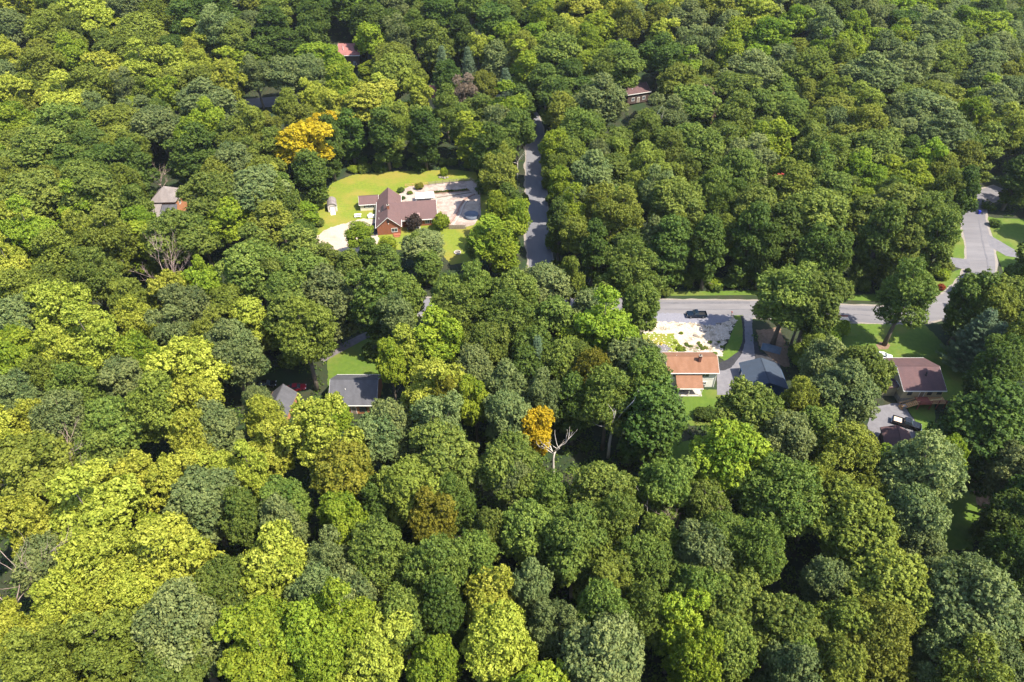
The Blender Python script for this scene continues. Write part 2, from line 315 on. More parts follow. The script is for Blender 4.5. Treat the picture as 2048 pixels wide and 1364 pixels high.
def crown(name, seed, Rx=6., zc=15.5, up=6.2, dn=5., limbs=13, clus=.40, subs=7, lobe=(.13, .23), spacing=.7, cr=(.3, .5), leaves=20, ls=(.24, .42), jit=.55, inner=.5, asp=.62, low=-.45, lump=.2, sag=0, rad=(.72, 1.08)):
    """limbs reach out from the trunk, each ends in a cluster of leafy lobes, each lobe is covered with clumps of leaves"""
    r = rs(seed)
    d = unit(r.normal(size=(limbs*8, 3))); d = d[d[:, 2] > low]; d = spread(d, limbs, r)
    cR = Rx*clus*r.uniform(.78, 1.22, limbs)
    ax = np.stack([np.full(limbs, Rx), np.full(limbs, Rx), np.where(d[:, 2] > 0, up, dn)], 1)
    A = d*(ax-cR[:, None]*.95)*r.uniform(*rad, (limbs, 1))*(1+lump*r.normal(size=(limbs, 1))*.5); A[:, 2] += zc
    A = np.vstack([A, [[0, 0, zc+up*.2]]]); cR = np.append(cR, Rx*.45); ctr = np.array([0, 0, zc-2.0])
    L = []; lr = []
    for i in range(len(A)):
        out = unit(A[i]-ctr); q = unit(r.normal(size=(subs*8, 3))); q = q[(q*out).sum(1) > -.35]; q = spread(q, subs, r)
        rr = Rx*r.uniform(*lobe, subs); L.append(A[i]+q*(cR[i]-rr*.7)[:, None]*r.uniform(.75, 1.1, (subs, 1))*np.array([1, 1, .82])); lr.append(rr)
        L.append(A[i:i+1]); lr.append(np.array([cR[i]*.62]))
    L = np.vstack(L); lr = np.concatenate(lr); CC = []; CN = []; CT = []; lt = np.repeat(r.normal(size=len(A))*.13, subs+1); sq = np.array([1, 1, .84])
    for i in range(len(L)):
        m = int(4*math.pi*lr[i]**2/spacing**2*2.4)+4; q = unit(r.normal(size=(m, 3))); P = L[i]+q*lr[i]*sq
        D = np.linalg.norm((P[:, None]-L[None])/sq, axis=2)/lr[None]; D[:, i] = 9
        keep = (D.min(1) > .84) & ((q*unit(P-ctr)).sum(1) > -.3)
        P = P[keep]; q = q[keep]; sel = []
        for k in range(len(P)):
            if not sel or np.min(np.linalg.norm(P[sel]-P[k], axis=1)) > spacing*.72: sel.append(k)
        CC.append(P[sel]); CN.append(q[sel]); CT.append(np.full(len(sel), lt[i]))
    CC = np.vstack(CC); CN = np.vstack(CN); m = len(CC); rd = r.uniform(*cr, size=m)
    CC = CC+CN*r.uniform(-.2, .3, (m, 1))
    if sag: CC[:, 2] -= sag*r.rand(m)*np.linalg.norm(CC[:, :2], axis=1)/Rx
    nn = np.maximum(5, (leaves*(rd/np.mean(rd))**2).astype(int)); idx = np.repeat(np.arange(m), nn); n = len(idx)
    e = unit(r.normal(size=(n, 3))); o = CN[idx]; dt = (e*o).sum(1); e[dt < -.15] *= -1
    P = CC[idx]+e*(rd[idx]*r.uniform(.45, 1.08, n))[:, None]*np.array([1.05, 1.05, .85])
    Nn = unit(.55*e+.25*o+np.array([0, 0, .38])+jit*r.normal(size=(n, 3))*.7); S = r.uniform(*ls, size=n)
    ct = r.uniform(.28, .72, m)+np.concatenate(CT); T = ct[idx]+r.normal(size=n)*.17
    far = r.rand(n) < .05; P[far] += (o[far]*r.uniform(.1, .5, (far.sum(), 1)))
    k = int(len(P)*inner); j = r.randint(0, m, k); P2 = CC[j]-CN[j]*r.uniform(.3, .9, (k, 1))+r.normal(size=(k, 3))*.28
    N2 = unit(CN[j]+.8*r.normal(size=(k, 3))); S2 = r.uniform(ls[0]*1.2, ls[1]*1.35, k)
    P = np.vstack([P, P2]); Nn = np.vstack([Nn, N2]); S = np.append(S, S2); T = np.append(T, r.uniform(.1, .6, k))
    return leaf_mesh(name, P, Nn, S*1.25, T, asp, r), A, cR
def trunk_mesh(name, seed, L, lr, zc, r0=.42):
    r = random.Random(seed); b = MB(); top = zc+2
    if zc < 4:
        for p in L: b.tube([(0, 0, -.1), tuple(Vector(p)*.5), tuple(p)], [r0, r0*.7, .01], 5)
        return b.mesh(name, True)
    tp = [(0, 0, -.4), (r.uniform(-.1, .1), r.uniform(-.1, .1), 3), (r.uniform(-.3, .3), r.uniform(-.3, .3), 8), (r.uniform(-.4, .4), r.uniform(-.4, .4), 12), (r.uniform(-.5, .5), r.uniform(-.5, .5), top)]
    b.tube(tp, [r0*1.35, r0, r0*.8, r0*.6, r0*.2], 8)
    for i in range(len(L)):
        p = Vector(L[i]); s = Vector(tp[2]).lerp(Vector(tp[3]), r.random()); s.z = min(max(3.5, p.z-4.5), 13.0)
        if (p-s).length < 1: continue
        mid = s.lerp(p, .5)+Vector((r.uniform(-.4, .4), r.uniform(-.4, .4), r.uniform(-.6, .2)))
        b.tube([s, mid, p+(p-s).normalized()*lr[i]*.4], [r0*.42, r0*.26, .04], 5)
    return b.mesh(name, True)
bark = mat('bark', (.085, .07, .055), (.14, .115, .09), 3, .95, stretch=(1, 1, .3), bump=.5)
deadwood = mat('dead_wood', (.55, .5, .45), (.42, .38, .34), 2, .9, stretch=(1, 1, .3))
greywood = mat('grey_twigs', (.26, .19, .165), (.36, .27, .235), 2, .9)
LM = dict(
    o=leafmat('green_leaves', (0.055, 0.096, 0.017), (0.21, 0.255, 0.046), (1.25, 1.25, .5), .014, .18),
    b=leafmat('blue_green_leaves', (0.07, 0.108, 0.038), (0.215, 0.245, 0.08), (1.15, 1.2, .6), .012, .18),
    d=leafmat('dark_leaves', (0.042, 0.08, 0.015), (0.115, 0.16, 0.028), (1.2, 1.3, .5), .012, .2),
    v=leafmat('olive_leaves', (0.078, 0.108, 0.015), (0.24, 0.272, 0.042), (1.3, 1.15, .4), .014, .18),
    y=leafmat('yellow_green_leaves', (0.15, 0.19, 0.018), (0.42, 0.44, 0.066), (1.25, 1.2, .3), .012, .14),
    l=leafmat('bright_green_leaves', (0.085, 0.15, 0.012), (0.275, 0.335, 0.032), (1.25, 1.25, .35), .014, .16),
    g=leafmat('golden_leaves', (.30, .23, .012), (.55, .42, .024), (1.25, 1.0, .25), .008, .08),
    r=leafmat('rusty_leaves', (0.085, 0.1, 0.013), (0.235, 0.21, 0.026), (1.3, 1.05, .35), .01, .12),
    p=leafmat('pine_needles', (0.05, 0.09, 0.046), (0.135, 0.185, 0.095), (1.0, 1.1, .6), .01, .12, tr=.15),
    n=leafmat('withered_leaves', (.16, .12, .09), (.28, .21, .16), (1.2, 1.0, .6), .01, .12),
    x=leafmat('purple_leaves', (.03, .024, .02), (.075, .055, .045), (1.3, .8, .7), .01, .1),
    k=leafmat('red_shrub_leaves', (.2, .04, .02), (.3, .10, .03), (1.3, .7, .4), .01, .1))
PROTO = {}
def proto(style, seed, **k):
    zc = k.get('zc', 15.5); r0 = k.pop('r0', .42)
    c, L, lr = crown('crown', seed, **k); c.materials.append(LM['o'])
    t = trunk_mesh('trunk', seed, L, lr, zc, r0); t.materials.append(bark)
    PROTO.setdefault(style, []).append((c, t))
for s in range(6): proto('round', 10+s, Rx=6+.3*(s % 3-1), zc=13.8, up=7.2+.4*(s % 3), dn=7.6, limbs=16+s % 4, clus=.36, low=-.7, lump=.2+.06*(s % 3), rad=(.68, 1.12), leaves=18, spacing=.74, inner=.42)
for s in range(5): proto('open', 40+s, zc=13.8, limbs=16+s % 3, clus=.33, subs=6, lobe=(.11, .2), spacing=.95, cr=(.4, .66), leaves=23, ls=(.27, .46), jit=.8, inner=.28, up=8.2, dn=8, low=-.7, lump=.38, sag=.8, rad=(.58, 1.15))
for s in range(4): proto('fine', 60+s, zc=13.8, limbs=18, clus=.34, subs=6, spacing=.78, cr=(.32, .54), leaves=18, ls=(.2, .38), jit=.8, inner=.35, up=7.8, dn=7.4, low=-.65, lump=.3, sag=.6, rad=(.6, 1.12))
for s in range(4): proto('tall', 80+s, Rx=5.2, zc=12, up=9.4, dn=11.6, limbs=24, low=-.97, spacing=.88, leaves=17, clus=.38, lump=.34, ls=(.25, .46), inner=.35, rad=(.66, 1.12))
for s in range(3): proto('bush', 100+s, Rx=2.2, zc=1.5, up=1.6, dn=1.6, limbs=7, low=-.7, spacing=.5, cr=(.25, .4), leaves=20, ls=(.16, .3), lobe=(.2, .32), r0=.06)
def pine_proto(seed):
    r = rs(seed); P = []; N = []; S = []; T = []; tb = MB(); H = 21.
    tb.tube([(0, 0, -.4), (0, 0, 8), (.1, 0, H*.98)], [.4, .28, .04], 8)
    z = 2.0; w = 0
    while z < H-.3:
        f = 1-z/H; ln = .5+5.2*f**.75; nb = 9
        for j in range(nb):
            a = 2*math.pi*(j+.37*w+r.uniform(-.2, .2))/nb; l = ln*r.uniform(.5, 1.18); u = np.array([math.cos(a), math.sin(a), 0]); m = int(54*l)+14
            t = r.uniform(.12, 1, m)**.8; side = np.array([-u[1], u[0], 0]); wdt = .16+.62*(1-t)*min(l, 3)/3+.25
            Q = np.outer(t*l, u)+np.outer(r.uniform(-1, 1, m)*wdt, side); Q[:, 2] += z+.9*t*t*l*.32-.25*np.sin(3.1*t)*l*.2+r.normal(size=m)*.16
            P.append(Q); N.append(unit(np.tile([0, 0, .8], (m, 1))+r.normal(size=(m, 3))*.55+u*.25)); S.append(r.uniform(.22, .5, m)); T.append(.25+.5*t+r.normal(size=m)*.12)
            tb.tube([(0, 0, z), tuple(u*l*.5+np.array([0, 0, z-.05])), tuple(u*l*.92+np.array([0, 0, z+.2*l]))], [.07, .045, .012], 4)
        z += .62+.45*f; w += 1
    c = leaf_mesh('crown', np.vstack(P), np.vstack(N), np.concatenate(S), np.concatenate(T), .3, r); c.materials.append(LM['p'])
    t = tb.mesh('trunk', True); t.materials.append(bark); PROTO.setdefault('pine', []).append((c, t))
pine_proto(7); pine_proto(8)
KIND = dict(o=('broadleaf_tree', ['round', 'round', 'fine'], 'mid-green'), b=('blue_green_tree', ['round', 'fine', 'round'], 'grey-green'), d=('dark_green_tree', ['round', 'tall'], 'dark green'),
    v=('olive_green_tree', ['fine', 'round'], 'olive green'), y=('yellow_green_tree', ['open', 'open', 'fine'], 'yellow-green'), l=('bright_green_tree', ['open', 'round'], 'bright green'),
    g=('golden_tree', ['open'], 'golden yellow'), r=('rusty_tree', ['round', 'fine'], 'rust-tinged'), p=('pine_tree', ['pine'], 'blue-green conifer'), n=('withered_tree', ['fine'], 'withered brown'), x=('purple_leaved_tree', ['round'], 'dark purple'))
trnd = random.Random(5); TREES = []       # (x, y, R, H) of everything planted
VAR = {}
def variant(kind, style):
    """crown and trunk of one of the few forms this kind of tree takes; the leaves' material sits on the mesh so that all copies share it"""
    P = PROTO[style]; n = min(len(P), 4 if style in ('round', 'open') and kind in 'obyvl' else 2); i = (trnd.randrange(n)+'obdvylgrpnxk'.index(kind)*2) % len(P)
    if (kind, style, i) not in VAR:
        c = P[i][0].copy(); c.name = 'crown'; c.materials.clear(); c.materials.append(LM[kind]); VAR[kind, style, i] = (c, P[i][1])
    return VAR[kind, style, i]
def grow(kind, x, y, R, H, label, group=None, style=None, name=None, rz=None, rec=True):
    nm, st, _ = KIND[kind]; style = style or trnd.choice(st); c, t = variant(kind, style)
    rx, hh = {'round': (6, 21.7), 'open': (6, 22.5), 'fine': (6, 21.7), 'tall': (5.2, 21.4), 'pine': (5.6, 21), 'bush': (2.2, 3.1)}[style]
    o = thing(name or nm, label, 'tree', (x, y, gz(x, y)), trnd.uniform(0, 6.28) if rz is None else rz, group)
    sx = R/rx; o.scale = (sx, sx*trnd.uniform(.92, 1.08), H/hh); o.rotation_euler = (trnd.uniform(-.05, .05), trnd.uniform(-.05, .05), o.rotation_euler.z)
    for n_, d_ in (('crown', c), ('trunk', t)): 
        q = link(n_, d_, o)
    if rec: TREES.append((x, y, R, H))
    return o
def zone(x, y):
    lx = lane_path[min(range(len(lane_path)), key=lambda i: abs(lane_path[i][1]-y))][0]
    if y < 143:
        if x < -62: return 'in the woods far to the side of the slate-roofed houses'
        if x < -14: return 'in the woods behind the slate-roofed houses' if y < 104 else 'in the woods between the slate-roofed houses and the road'
        if x < 33: return 'in the hollow by the bare dead trees' if y < 104 else 'in the woods between the slate-roofed and white houses'
        if x < 72: return 'in the woods behind the white house' if y < 116 else 'in the woods beside the blue garage'
        return 'in the woods behind the tan house' if y < 112 else 'in the woods beside the tan house'
    if abs(x-lx) < 16: return 'standing along the edge of the straight lane'
    if y < 166: return 'standing along the far edge of the road'
    if x < lx:
        if y < 236: return 'in the woods beside the turreted house' if x < -68 else 'in the woods close round the brick house'
        return 'in the woods beyond the turreted house' if x < -68 else 'in the woods beyond the brick house lawn'
    if x > 120: return 'in the woods down in the valley past the bend'
    return 'in the wood block between the lane and the bend' if y < 240 else 'on the wooded rise beyond the red-roofed house'
# crowns read off the photograph: x, y of the crown in photo pixels, its width in pixels
HAND = dict(
y='197,1036,170 60,1060,110 190,1150,150 340,1110,150 150,1210,130 340,968,100 503,948,60 544,1138,150 100,1285,110 20,1270,60 972,1200,130 986,1290,165 754,1310,140 140,630,120 280,651,80 191,686,120 127,711,90 383,737,130 395,800,90 652,872,130 544,843,80 819,706,100 869,786,120 25,885,90 383,885,90 29,18,70 182,35,80 205,59,60 18,111,50 217,135,60 281,135,70 337,141,60 387,117,40 402,138,50 451,164,50 29,199,70 132,205,80 959,96,50 1174,14,90 1232,17,60 733,208,95 662,212,50 832,191,50 620,191,40 1512,22,75 1329,69,50 318,492,60 149,465,40 25,541,80 25,443,80 60,985,90',
l='537,1257,150 520,1320,130 685,1037,110 712,1258,130 634,1293,140 860,1327,100 1436,914,145 1885,925,60 1356,1257,120 1394,1332,100 873,683,110 780,728,56 1215,660,125 952,803,80 153,422,80 459,439,80 68,473,100 425,545,50 272,724,90 47,698,80 21,745,90 147,117,60 331,194,60 23,249,80 416,249,60 743,79,55 1089,38,50 1181,89,40 1010,219,70 665,126,45 682,164,60 1537,73,110 1702,55,40 1457,106,50 1921,47,60 1976,62,80 1559,285,40 1939,241,65 1720,343,60 1855,329,60 1120,371,50 1106,296,40 1034,439,60 640,1340,90 1000,430,55 1640,106,40',
v='80,930,170 250,1290,160 80,1345,140 819,975,120 1208,1160,140 1690,905,130 1714,1061,165 1782,1185,165 1677,1264,140 1752,1290,150 1677,1340,120 607,672,120 119,515,110 221,503,120 38,600,110 276,609,90 455,609,80 98,758,90 323,813,120 88,65,75 279,67,80 281,97,70 311,32,60 91,138,90 410,173,70 182,173,90 293,188,50 240,249,80 498,252,60 580,218,50 38,293,70 18,364,60 785,147,75 832,154,45 973,174,45 990,308,50 1044,99,60 1123,75,55 1250,44,60 1428,15,70 1362,172,80 1621,139,80 1680,113,45 1607,190,40 1662,194,60 1731,252,80 1899,117,70 2001,263,80 1884,351,70 1236,313,60 1294,340,80 1109,344,50 1229,432,105 1403,484,60 1349,467,50 1143,549,60 1581,371,80 791,253,60 1990,620,80 1600,800,80 1990,340,60',
b='95,1130,110 408,995,140 560,1055,80 370,1267,170 765,885,100 1027,985,80 665,1136,110 627,1194,120 702,1207,110 1068,1187,80 1092,1262,110 1212,1317,150 1560,880,115 1835,955,150 1832,1032,115 1825,1098,100 2018,940,110 1413,1110,110 1658,1159,90 1912,1190,150 1940,1230,170 1888,1302,120 1990,1321,130 1564,1350,110 657,593,110 793,636,70 1085,570,100 949,746,80 1012,793,80 1082,806,90 1015,832,90 1271,740,110 873,865,110 785,852,90 507,711,100 520,815,60 510,392,140 370,626,110 349,677,90 42,652,100 485,703,100 247,762,90 43,796,90 434,860,100 136,851,120 23,53,60 176,9,50 252,20,60 18,152,60 249,182,50 419,211,100 194,223,40 320,252,80 469,323,70 795,17,50 795,72,50 993,130,45 620,143,55 1195,205,90 993,246,60 1266,34,60 1369,44,70 1453,51,40 1640,37,45 1651,69,60 1621,11,60 1738,37,60 1377,95,60 1420,84,50 1501,146,90 1563,124,60 1767,99,60 1804,142,100 1870,73,70 1957,124,70 1994,106,70 1738,161,100 1837,219,110 1669,248,50 1786,241,50 1329,237,80 1497,321,90 1877,285,100 1987,219,70 2008,183,70 1957,164,70 1188,354,85 1304,391,70 1304,473,60 1650,735,90 434,59,70',
d='757,1013,80 894,1225,80 1959,850,150 2032,1061,115 2028,1130,120 1072,706,100 1055,750,90 1150,806,76 1304,826,130 375,50,70 410,23,70 352,103,50 393,305,70 220,331,80 182,299,80 281,337,70 352,322,70 617,58,50 634,51,50 699,44,60 747,31,50 884,20,60 925,72,45 990,41,70 894,157,50 1109,191,70 1322,113,70 1965,33,60 1976,321,70 2023,336,70 1191,507,60 1345,515,80 1376,545,70 1444,548,80 1950,592,90 2005,720,90 761,282,70 839,290,60 900,305,60 1506,473,80 690,300,50 1120,453,50 1700,545,70 1650,520,70 1545,525,60 2020,420,60 2040,470,60',
o='560,1010,110 486,1046,90 340,1340,140 894,924,145 914,1006,100 1020,931,130 1100,1000,100 1215,1000,140 757,1119,140 870,1146,135 945,1119,60 976,1071,90 1051,1064,120 1154,1091,130 1215,1047,110 1266,1132,120 805,1245,110 1195,1238,120 1283,1228,100 1338,970,105 1420,1016,90 1564,1001,165 1515,1114,120 1564,1261,140 1458,1212,130 1383,1178,100 1470,1302,110 1586,1321,90 1322,1083,90 1315,1136,100 750,596,110 812,600,80 906,600,100 949,590,90 1032,593,100 922,643,105 972,693,90 1022,650,105 1105,640,105 1115,726,80 1155,726,60 1218,793,100 1290,773,110 1263,553,105 1278,613,75 565,590,90 610,545,105 64,397,120 191,397,130 268,412,64 432,402,120 553,405,90 336,511,120 523,524,130 565,562,80 183,558,100 161,792,90 221,856,110 103,15,50 155,65,60 466,76,60 226,103,70 129,258,110 331,232,50 457,278,60 100,311,110 176,360,90 832,55,50 867,89,60 942,7,60 1024,20,45 1113,105,85 1239,133,80 1198,147,60 1160,267,80 839,250,55 894,212,55 1034,260,60 918,246,50 1420,153,50 1464,183,90 1581,237,60 1384,212,85 1464,241,80 1442,270,45 1337,310,70 1406,303,80 1618,325,70 1665,318,70 1742,303,105 1338,306,60 1407,313,70 1424,378,70 1478,344,80 1355,408,105 1513,422,105 1629,432,125 1632,330,70 1666,391,80 1723,752,110 1500,835,130 1440,419,60 200,915,100 1800,420,110 1850,440,90 1880,480,70 1760,470,80 1373,354,60',
g='610,288,100 1068,862,80 644,262,60', r='677,951,125 860,1050,110 1185,746,85 892,808,60', n='928,191,50 1410,219,45', p='1015,178,50 935,137,45 860,130,45 1075,730,60')
# parts of the picture where the ground, a road or a building shows: no filler crown may cover them
OPEN = [pxpoly(s) for s in (
 '636,480 640,440 655,385 700,358 770,346 900,343 948,350 966,390 960,425 925,432 905,452 925,465 920,515 893,515 890,462 870,448 832,452 808,480 790,490 755,475 735,455 705,470 695,498 680,480',
 '1048,500 1108,518 1098,400 1092,320 1086,262 1074,238 1058,240 1055,320 1050,360', '1300,596 1505,594 1500,660 1515,690 1560,720 1572,770 1500,790 1450,792 1446,842 1388,842 1384,790 1345,775 1325,740 1295,712 1285,650 1310,640',
 '1650,606 1728,608 1735,640 1690,650 1650,646', '1685,646 1740,645 1765,700 1840,645 1860,700 1900,755 1895,795 1845,818 1845,866 1795,872 1762,884 1768,840 1790,800 1795,760 1750,705 1690,700',
 '1930,420 1985,418 2004,545 1940,550 1930,600 1840,612 1825,645 1815,606 1880,565 1895,530 1890,510 1920,480', '660,752 766,752 770,818 735,815 664,795', '668,690 745,660 742,755 668,755', '520,752 598,770 592,798 550,822 522,800', '300,352 372,352 368,410 325,445 308,400',
 '676,92 722,92 716,134 680,132', '478,192 566,186 556,216 488,219', '842,174 874,174 872,218 848,218', '1554,340 1586,340 1584,360', '1238,176 1294,174 1288,212 1242,216', '672,598 768,598 768,634 672,632', '1893,1000 1950,950 1985,945 1962,1010 1935,1095 1890,1095', '1100,840 1195,790 1245,880 1190,960 1110,960', '1350,890 1380,890 1378,935 1355,940','1268,1000 1330,980 1320,1090 1275,1090', '1955,420 2040,430 2048,500 2000,500','1500,620 1520,610 1540,690 1520,700')]
def solve(px, py, h):
    p = at(px, py, h); return p[0], p[1]
def on_open_ground(x, y, pad=0):
    for ps in list(AREAS.values())+[PLOTS]:
        for P in ps:
            if inpoly(x, y, P): return True
    for path, w in ((main_path, 8.2), (lane_path, 5.2), (far_path, 4.5)):
        for q in path[::3]:
            if (q[0]-x)**2+(q[1]-y)**2 < (w+pad)**2: return True
    return False
def covers_open(x, y, R, H, zlow=.42):
    g = gz(x, y)
    for zz, k in ((1.0, .2), (.84, .8), (.64, 1.0), (zlow, .8)):
        for a in range(8):
            u = proj(x+math.cos(a*.785)*R*k, y+math.sin(a*.785)*R*k, g+H*zz)
            for P in OPEN:
                if inpoly(u[0], u[1], P): return True
    return False
hand = []
for k, s in HAND.items():
    for q in s.split():
        px, py, w = [float(t) for t in q.split(',')]
        H = trnd.uniform(20, 25); x, y = solve(px, py, H*.64); Z = proj(x, y, gz(x, y)+H*.64)[2]
        R = min(9.5, max(3.6, w/2*Z/FPX*1.06)); H = max(12, min(26, 17+R*1.1+trnd.uniform(-2, 2)))
        if py < 330: R = max(R, 4.8)*1.12
        if k in 'gr': R *= .95
        x, y = solve(px, py, H*.64); hand.append((k, x, y, R, H))
def LABEL(k, x, y, R, H):
    size = 'small ' if R < 4.6 else 'large ' if R > 6.6 else ''
    return size+('blue-green pine ' if k == 'p' else KIND[k][2]+' tree ')+zone(x, y)
def in_front_open(x, y, R):
    return any(on_open_ground(x, y-R*f) for f in (.6, 1.0, 1.5))
NTREE = {}
moved = 0
for k, x, y, R, H in hand:
    if on_open_ground(x, y):                # a trunk never stands on a road, a drive or in a house: take the nearest free spot
        x, y = next(((x+math.cos(a*.785)*q, y+math.sin(a*.785)*q) for q in (1.5, 3, 4.5, 6, 8, 10, 13, 16, 20, 25) for a in (2, 1, 3, 0, 4, 7, 5, 6) if not on_open_ground(x+math.cos(a*.785)*q, y+math.sin(a*.785)*q)), (x, y)); moved += 1
    style = 'tall' if k in 'dobl' and in_front_open(x, y, R) and y > 120 and R < 7.5 else None
    if k == 'd' and y > 140 and in_front_open(x, y, R+2): style = 'tall'
    grow(k, x, y, R, H, LABEL(k, x, y, R, H), KIND[k][0].replace('_', ' ')+'s of the woods', style); NTREE[k] = NTREE.get(k, 0)+1
# the rest of the wood: fill the ground between, in the colours of the nearest crowns read off, save sun-brightening painted in at left
hx = np.array([(h[1], h[2]) for h in hand]); hk = [h[0] for h in hand]
cand = []
yy = 26.0
while yy < 470:
    Zc = yy*cP+92*sP; half = Zc*.80+14; xx = -half
    while xx < half: cand.append((xx+trnd.uniform(-2.2, 2.2), yy+trnd.uniform(-2.2, 2.2))); xx += 4.6
    yy += 4.6
trnd.shuffle(cand); nfill = 0
grid = {}
def gput(x, y, R): grid.setdefault((int(x//12), int(y//12)), []).append((x, y, R))
for t in TREES: gput(*t[:3])
FILL = []
for x, y in cand:
    R = trnd.uniform(4.4, 7.4)+(.8 if y > 200 else 0)+(1.4 if y > 240 else 0); H = trnd.uniform(17, 23)
    ok = True
    for i in (-1, 0, 1):
        for j in (-1, 0, 1):
            for q in grid.get((int(x//12)+i, int(y//12)+j), ()):
                if (q[0]-x)**2+(q[1]-y)**2 < ((q[2]+R)*.6)**2: ok = False
    if not ok or on_open_ground(x, y, 1.0): continue
    edge = in_front_open(x, y, R)
    if covers_open(x, y, R, H, .1 if edge else .4):
        H *= .62; R *= .7
        if covers_open(x, y, R, H, .1 if edge else .4): continue
    u = proj(x, y, gz(x, y)+H); u2 = proj(x, y, gz(x, y)+2)
    if u[0] < -160 or u[0] > 2210 or u[1] > 1700 or u2[1] < -60: continue
    D = (hx[:, 0]-x)**2+(hx[:, 1]-y)**2; nn = [i for i in np.argsort(D)[:5] if hk[i] not in 'gpnr']; k = hk[trnd.choice(nn)] if nn else 'o'
    if k == 'b' and trnd.random() < .42: k = trnd.choice('oovd')
    if edge and y > 120 and k in 'vy': k = trnd.choice('dol')
    if u[0] < 640 and k in 'obd' and trnd.random() < (.5 if u[0] < 420 else .25): k = trnd.choice('vyvl')  # left-hand trees swapped to paler leaves: the sun's hot-spot brightness painted as leaf colour
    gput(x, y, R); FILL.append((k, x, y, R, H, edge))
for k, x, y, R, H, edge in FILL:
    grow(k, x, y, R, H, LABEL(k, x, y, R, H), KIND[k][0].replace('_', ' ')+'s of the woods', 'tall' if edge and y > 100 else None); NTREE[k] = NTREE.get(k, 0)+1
print('TREES', len(hand), len(FILL), NTREE, 'leaf triangles', sum(2*len(c.polygons) for c, t in VAR.values()))
# ------------------------------------------------------------------ undergrowth between the trunks
def undergrowth():
    r = rs(77); n = 13000; C = []
    while len(C) < n:
        y = r.uniform(28, 340); Z = y*cP+100*sP; x = r.uniform(-.8, .8)*Z
        if r.rand() < (120/(y+60)) and not on_open_ground(x, y, .6): C.append((x, y, gz(x, y), r.uniform(.6, 1.6)))
    C = np.array(C); k = 12; idx = np.repeat(np.arange(n), k); m = len(idx); e = unit(r.normal(size=(m, 3))); e[:, 2] = np.abs(e[:, 2])
    P = C[idx, :3]+e*(C[idx, 3]*r.uniform(.6, 1.1, m))[:, None]*np.array([1.4, 1.4, .9]); N = unit(e+[0, 0, .6]+r.normal(size=(m, 3))*.4)
    me = leaf_mesh('undergrowth', P, N, r.uniform(.35, .7, m), np.clip(r.uniform(.1, .8, n)[idx]+r.normal(size=m)*.1, 0, 1), .7, r)
    o = link('undergrowth', me, None, LM['d']); tag(o, 'low green brush covering the floor of the woods', 'undergrowth', kind='stuff')
undergrowth()
# ------------------------------------------------------------------ single trees the photo shows by themselves
def lone(kind, px, py, R, H, label, style=None, base=True, name=None):
    x, y = (at(px, py)[:2] if base else solve(px, py, H*.64)); return grow(kind, x, y, R, H, label, None, style, name)
lone('o', 1768, 690, 7.2, 25, 'tall leafy tree with bare lower trunk alone on the mown lawn', 'fine')
lone('o', 1545, 690, 7.6, 25.5, 'broad round-crowned tree leaning over the driveway by the blue garage', 'round')
lone('o', 1590, 702, 7.0, 24.5, 'dense round tree standing just behind the blue garage', 'round')
lone('b', 848, 490, 6.4, 14, 'round grey-green tree on the front lawn before the brick house wing', 'round', False)
lone('l', 722, 468, 4.6, 12.5, 'bright green tree at the gravel drive beside the brick gable', 'fine', False)
lone('l', 776, 492, 3.4, 8, 'small bright green tree right in front of the brick gable', 'fine', False)
lone('l', 980, 474, 7.8, 17, 'wide bright green tree over the pool corner of the patio', 'open', False)
lone('p', 1908, 738, 5.6, 19, 'tall soft blue-green pine at the corner of the mown lawn', 'pine'); lone('p', 1938, 752, 5.4, 17, 'second blue-green pine standing behind the tan house', 'pine'); lone('d', 1925, 700, 4.5, 14, 'dark green tree tucked between the pines and the road', 'tall')
lone('x', 829, 459, 2.6, 5.2, 'small dark purple-leaved tree in the corner of the brick house', 'bush')
lone('l', 885, 458, 2.6, 5.6, 'small bright green tree beside the brick house end wall', 'bush')
lone('l', 888, 352, 1.3, 3.2, 'sapling growing from the pile of rocks', 'bush', name='sapling')
SH = thing  # shrubs share the bush crowns
def shrub(kind, px, py, R, H, label, group=None, name='shrub'):
    x, y, z = at(px, py); c, t = variant(kind, 'bush'); o = thing(name, label, 'shrub', (x, y, z), trnd.uniform(0, 6.28), group); o.scale = (R/2.2, R/2.2, H/3.1)
    link('foliage', c, o); link('stem', t, o); return o
shrub('d', 1404, 836, 2.0, 2.6, 'rounded clipped hedge shrub behind the white house', 'pair of clipped shrubs on the back lawn')
shrub('d', 1424, 836, 2.0, 2.6, 'rounded clipped hedge shrub behind the white house', 'pair of clipped shrubs on the back lawn')
shrub('k', 1861, 586, 1.5, 1.9, 'red-leaved shrub on the grass at the road bend', 'red shrubs at the bend'); shrub('k', 1880, 578, 1.1, 1.6, 'red-leaved shrub on the grass at the road bend', 'red shrubs at the bend')
shrub('d', 1868, 590, 1.3, 1.7, 'low dark green shrub in front of the red shrubs')
shrub('r', 839, 378, 1.5, 2.2, 'olive brown bush beside the patio fence'); shrub('d', 803, 384, 1.2, 1.8, 'dark bush behind the brick house roof corner')
shrub('v', 820, 388, 1.0, 1.0, 'low olive bush on the patio bed'); shrub('d', 806, 398, .9, 1.0, 'low dark bush against the rear wall of the brick house')
shrub('l', 1358, 700, .9, .9, 'weedy bright green clump on the stone bank'); shrub('l', 1362, 668, .5, .7, 'small green weed on the pale stone bank')
shrub('d', 1935, 544, .8, 1.2, 'small dark shrub at the driveway mouth by the bend'); shrub('d', 1988, 452, 1.8, 2.2, 'dark rounded shrub on the verge across the road')
shrub('l', 1672, 668, 2.6, 4.5, 'spreading bright green shrub at the edge of the mown lawn'); shrub('l', 1655, 690, 2.6, 4.8, 'tall bright green shrub beside the spreading shrub on the lawn')
